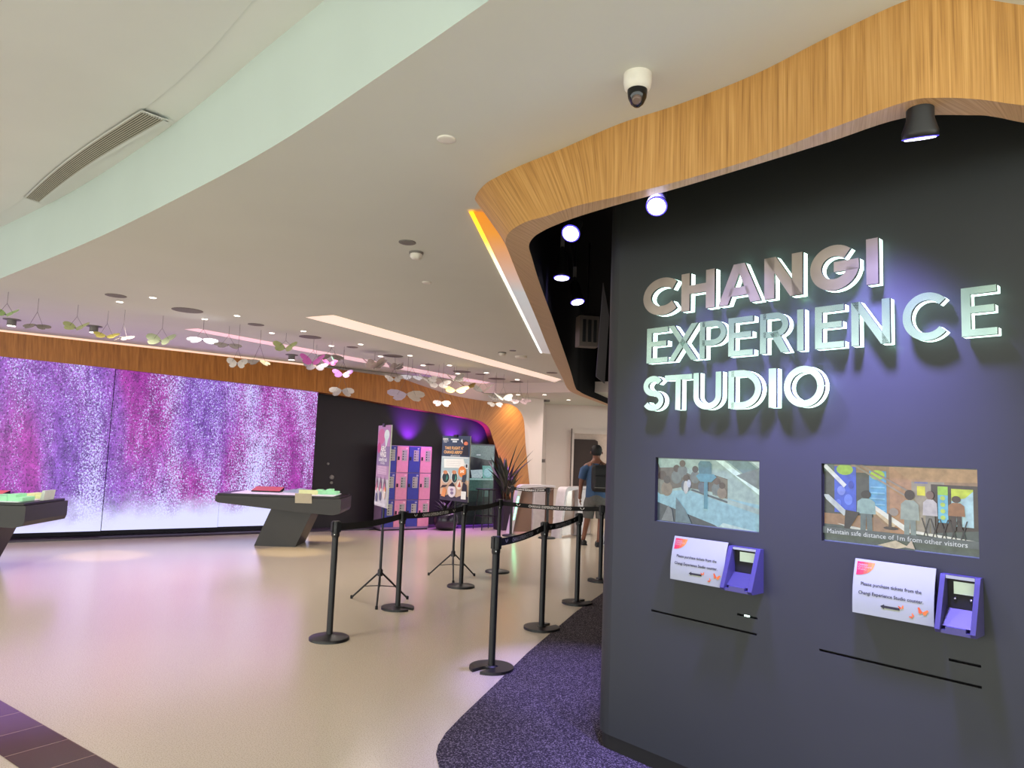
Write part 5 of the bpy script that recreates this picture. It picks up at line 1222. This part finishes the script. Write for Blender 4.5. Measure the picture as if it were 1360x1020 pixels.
# ------------------------------------------------------------------ man with backpack
pm_ = at_z(787, 725.5, 0)
man = thing('person', 'man in blue t-shirt and grey shorts walking away with a black backpack', 'person', pm_, 0)
M_SKIN = mat('skin', (122, 78, 60), .55, var=.06); M_TEE = mat('blue_cotton', (54, 82, 118), .85, var=.08, scale=30); M_SHORTS = mat('grey_shorts', (92, 90, 88), .85, var=.1, scale=30)
M_HAIR = mat('black_hair', (20, 17, 17), .7, var=.3, scale=60); M_BAG = mat('black_backpack', (24, 25, 28), .6, var=.2, scale=20)
def skin(name, verts, edges, radii, mt, parent, root=0, sub=2):
    me = bpy.data.meshes.new(name); me.from_pydata(verts, edges, []); o = bpy.data.objects.new(name, me); COL.objects.link(o); o.parent = parent
    me.materials.append(mt)
    o.modifiers.new('skin', 'SKIN').use_smooth_shade = True
    sv = me.skin_vertices[0].data
    for i, r in enumerate(radii): sv[i].radius = r if isinstance(r, tuple) else (r, r); sv[i].use_root = (i == root)
    s = o.modifiers.new('sub', 'SUBSURF'); s.levels = s.render_levels = sub
    return o
# joints, walking away from the camera (face toward +Y); man's left arm hangs on the left of the picture
Jn = [(.03, 0, .95), (.03, .0, 1.12), (.03, .02, 1.32), (.03, .01, 1.47), (.03, .04, 1.56), (.035, .06, 1.66), (.035, .065, 1.77),     # 0-6 spine to crown
      (-.07, 0, .90), (-.10, .03, .50), (-.15, .16, .12), (-.15, .26, .05),                                                            # 7-10 left leg (fwd)
      (.13, -.01, .90), (.14, .0, .50), (.10, -.05, .10), (.10, .07, .05),                                                             # 11-14 right leg (planted)
      (-.17, .01, 1.42), (-.235, 0, 1.14), (-.245, .05, .90), (-.245, .07, .82),                                                       # 15-18 left arm
      (.23, .01, 1.42), (.29, 0, 1.14), (.29, .06, .90), (.285, .09, .82)]
Ed = [(0, 1), (1, 2), (2, 3), (3, 4), (4, 5), (5, 6), (0, 7), (7, 8), (8, 9), (9, 10), (0, 11), (11, 12), (12, 13), (13, 14), (3, 15), (15, 16), (16, 17), (17, 18), (3, 19), (19, 20), (20, 21), (21, 22)]
Rd = [(.15, .11), (.14, .105), (.165, .12), (.11, .085), .058, .088, .065, .088, .06, .04, .038, .088, .06, .04, .038, .062, .046, .033, .036, .062, .046, .033, .036]
skin('body', Jn, Ed, Rd, M_SKIN, man)
def loft(mb, secs, mt, n=22, cap=False):
    rows = [[(cx + rx * math.cos(2 * PI * k / n), cy + ry * math.sin(2 * PI * k / n), z) for k in range(n)] for z, cx, cy, rx, ry in secs]
    mb.grid(rows, mt, close=True)
tee = MB()
loft(tee, [(.85, .03, 0, .178, .138), (.87, .03, 0, .184, .142), (.97, .03, 0, .180, .138), (1.1, .03, 0, .172, .130), (1.24, .03, .01, .184, .136), (1.35, .03, .015, .196, .138), (1.42, .03, .012, .190, .122), (1.465, .03, .012, .135, .098), (1.50, .03, .02, .082, .074), (1.515, .03, .025, .068, .068)], M_TEE)
for sx, p0, p1, p2 in ((-1, (-.11, .01, 1.40), (-.19, .005, 1.34), (-.228, .0, 1.19)), (1, (.17, .01, 1.40), (.25, .005, 1.34), (.285, .0, 1.19))):
    tee.tube([p0, p1, tuple((a + b) / 2 for a, b in zip(p1, p2)), p2], [.088, .086, .076, .07], M_TEE, 16)
tee.build('t_shirt', man)
sh_ = MB()
loft(sh_, [(1.0, .03, 0, .165, .128), (.92, .03, 0, .176, .14), (.84, .03, 0, .186, .146), (.78, .03, .0, .186, .142), (.74, .03, 0, .15, .12)], M_SHORTS)
sh_.tube([(-.055, .0, .86), (-.07, .01, .76), (-.088, .025, .60), (-.096, .03, .50)], [.10, .112, .108, .10], M_SHORTS, 18)
sh_.tube([(.115, .0, .86), (.13, -.005, .76), (.14, 0, .60), (.143, 0, .50)], [.10, .112, .108, .10], M_SHORTS, 18)
sh_.build('shorts', man)
h = MB(); h.lathe([(.001, .125), (.05, .118), (.085, .085), (.098, .04), (.097, -.01), (.085, -.05), (.07, -.075)], M_HAIR, (.035, .05, 1.70), 20); h.build('hair', man)
e = MB(); 
for sx in (-1, 1): e.lathe([(.001, .0), (.02, .006), (.026, .014), (.02, .02)], M_SKIN, (.035 + sx * .094, .06, 1.675), 10, (sx, 0, 0))
e.build('ears', man)
fc_ = MB(); fc_.lathe([(.02, 0), (.012, .02), (.004, .03)], M_SKIN, (.035, .145, 1.66), 10, (0, 1, -.2)); fc_.build('nose', man)
# hand with fingers on the visible arm
for (wx, wy, wz, sx) in ((-.245, .07, .82, 1), (.285, .09, .82, -1)):
    for k in range(4):
        oy = -.028 + k * .02; Lf = (.07, .08, .076, .06)[k]
        f = MB(); f.tube([(wx, wy + oy, wz - .02), (wx + sx * .006, wy + oy, wz - .02 - Lf * .5), (wx + sx * .022, wy + oy + .004, wz - .02 - Lf)], [.0105, .0095, .007], M_SKIN, 8); f.build('finger', man)
    f = MB(); f.tube([(wx, wy + .03, wz + .01), (wx + sx * .02, wy + .05, wz - .02), (wx + sx * .03, wy + .052, wz - .05)], [.013, .011, .008], M_SKIN, 8); f.build('thumb', man)
for q, rz_ in (((-.15, .22, 0), .1), ((.10, .02, 0), -.05)):
    s = MB(); s.box((q[0], q[1], .045), (.10, .27, .085), mat('black_shoe', (18, 18, 20), .5), rz_, .03); s.box((q[0], q[1], .012), (.105, .28, .024), mat('dark_sole', (40, 38, 38), .7), rz_, .008); s.build('shoe', man)
bp_ = thing('backpack', 'black backpack worn on the back of the man', 'backpack', pm_ + Vector((.09, -.19, 1.0)))
bm_ = MB(); bm_.box((0, 0, .22), (.33, .17, .48), M_BAG, 0, .06); bm_.build('main_compartment', bp_)
bm_ = MB(); bm_.box((0, -.10, .15), (.26, .07, .26), M_BAG, 0, .03); bm_.build('front_pocket', bp_)
bm_ = MB(); bm_.tube([(-.12, .06, .44), (-.13, .12, .47), (-.12, .2, .44)], .02, M_BAG); bm_.tube([(.1, .06, .44), (.11, .12, .47), (.1, .2, .44)], .02, M_BAG); bm_.tube([(-.03, .02, .46), (0, .02, .51), (.03, .02, .46)], .009, M_BAG); bm_.build('straps', bp_)
bm_ = MB(); bm_.box((0, -.137, .06), (.24, .006, .012), M_GREY); bm_.build('reflective_band', bp_)
cb_ = thing('carrier_bag', 'white and blue shopping bag low behind the man by the dark wall', 'bag', pm_ + Vector((.30, .10, .02)))
bm_ = MB(); bm_.prism([(-.12, 0), (.12, 0), (.10, .34), (-.06, .34)], mat('white_bag', (214, 214, 222), .6), lambda x, z, d: (x, d, z), -.05, .05); bm_.build('bag_body', cb_)
bm_ = MB(); bm_.prism([(-.10, .02), (-.02, .02), (.0, .10), (-.08, .12)], mat('navy_print', (40, 46, 80), .6), lambda x, z, d: (x, d, z), -.054, -.0505); bm_.build('bag_print', cb_)

# ------------------------------------------------------------------ light
w = bpy.data.worlds.new('world'); SC.world = w; w.use_nodes = True
bgn = w.node_tree.nodes['Background']; bgn.inputs['Color'].default_value = (.93, .96, .9, 1); bgn.inputs['Strength'].default_value = 3.9
# two violet washes on the sign wall
mid = KW(.75, 1.9, 0)
lamp('SPOT', 'sign_wash_lamp', KW(kw_px(950, 300)[0], 2.84, .55), 700, (.31, .26, 1), KW(.50, 1.05), .09, 84, 1.)
lamp('SPOT', 'sign_wash_lamp', KW(kw_px(1180, 200)[0], 2.80, .48), 700, (.31, .26, 1), KW(.95, 1.05), .09, 84, 1.)
# violet pool on the carpet beside the sign wall
cpos = at_z(740, 905, 0)
lamp('SPOT', 'carpet_wash_lamp', Vector((cpos.x + .05, cpos.y + .3, 3.6)), 900, (.38, .32, 1), cpos + Vector((.1, .1, 0)), .08, 34, 1.)
# uplights behind the lockers and display
for px, e_ in ((545, 230), (603, 230), (636, 100)):
    s, _ = lw_px(px, 575); lamp('SPOT', 'uplight_lamp', LW(s, 1.72, .20), e_, (.36, .03, 1), LW(s, 2.15, -.06), .06, 84, 1.)
for px in (540, 600, 640):
    s, _ = lw_px(px, 690); lamp('SPOT', 'floor_wash_lamp', LW(s, 2.55, .9), 200, (.62, .1, 1), LW(s, 0, .5), .1, 80, 1.)
s, z = lw_px(682, 552, .3); lamp('SPOT', 'arch_lamp', LW(s - .1, 3.0, 1.0), 42, (1, .52, .08), LW(s - .05, 2.3, .2), .06, 75, 1.)
# light thrown by the video wall
o_ = lamp('AREA', 'video_wall_light', LW((sLed - 4.5) / 2 + .0, 1.5, .32), 40, (.66, .36, 1), LW((sLed - 4.5) / 2, 1.4, 5)); o_.data.shape = 'RECTANGLE'; o_.data.size = sLed + 4.0; o_.data.size_y = 2.4
# warm pools on the floor
for px, py in ((425, 716), (140, 738), (385, 733)):
    p = at_z(px, py, 0); lamp('SPOT', 'floor_spot_lamp', (p.x, p.y, 3.05), 230, (1, .74, .30), p, .03, 24, .7)
# added fill lamps just under the ceiling, without fittings of their own
for x, y in ((-2.5, 5.2), (-4.5, 8.2), (-1.6, 9.2), (-.8, 12.5), (.2, 13.6)):
    lamp('SPOT', 'room_fill_lamp', (x, y, 3.1), 190, (1, .9, .82), (x, y, 0), .25, 150, .8)

SC.view_settings.view_transform = 'Standard'; SC.view_settings.look = 'None'
SC.cycles.max_bounces = 8; SC.cycles.diffuse_bounces = 5; SC.cycles.sample_clamp_indirect = 6
SC.cycles.use_denoising = True
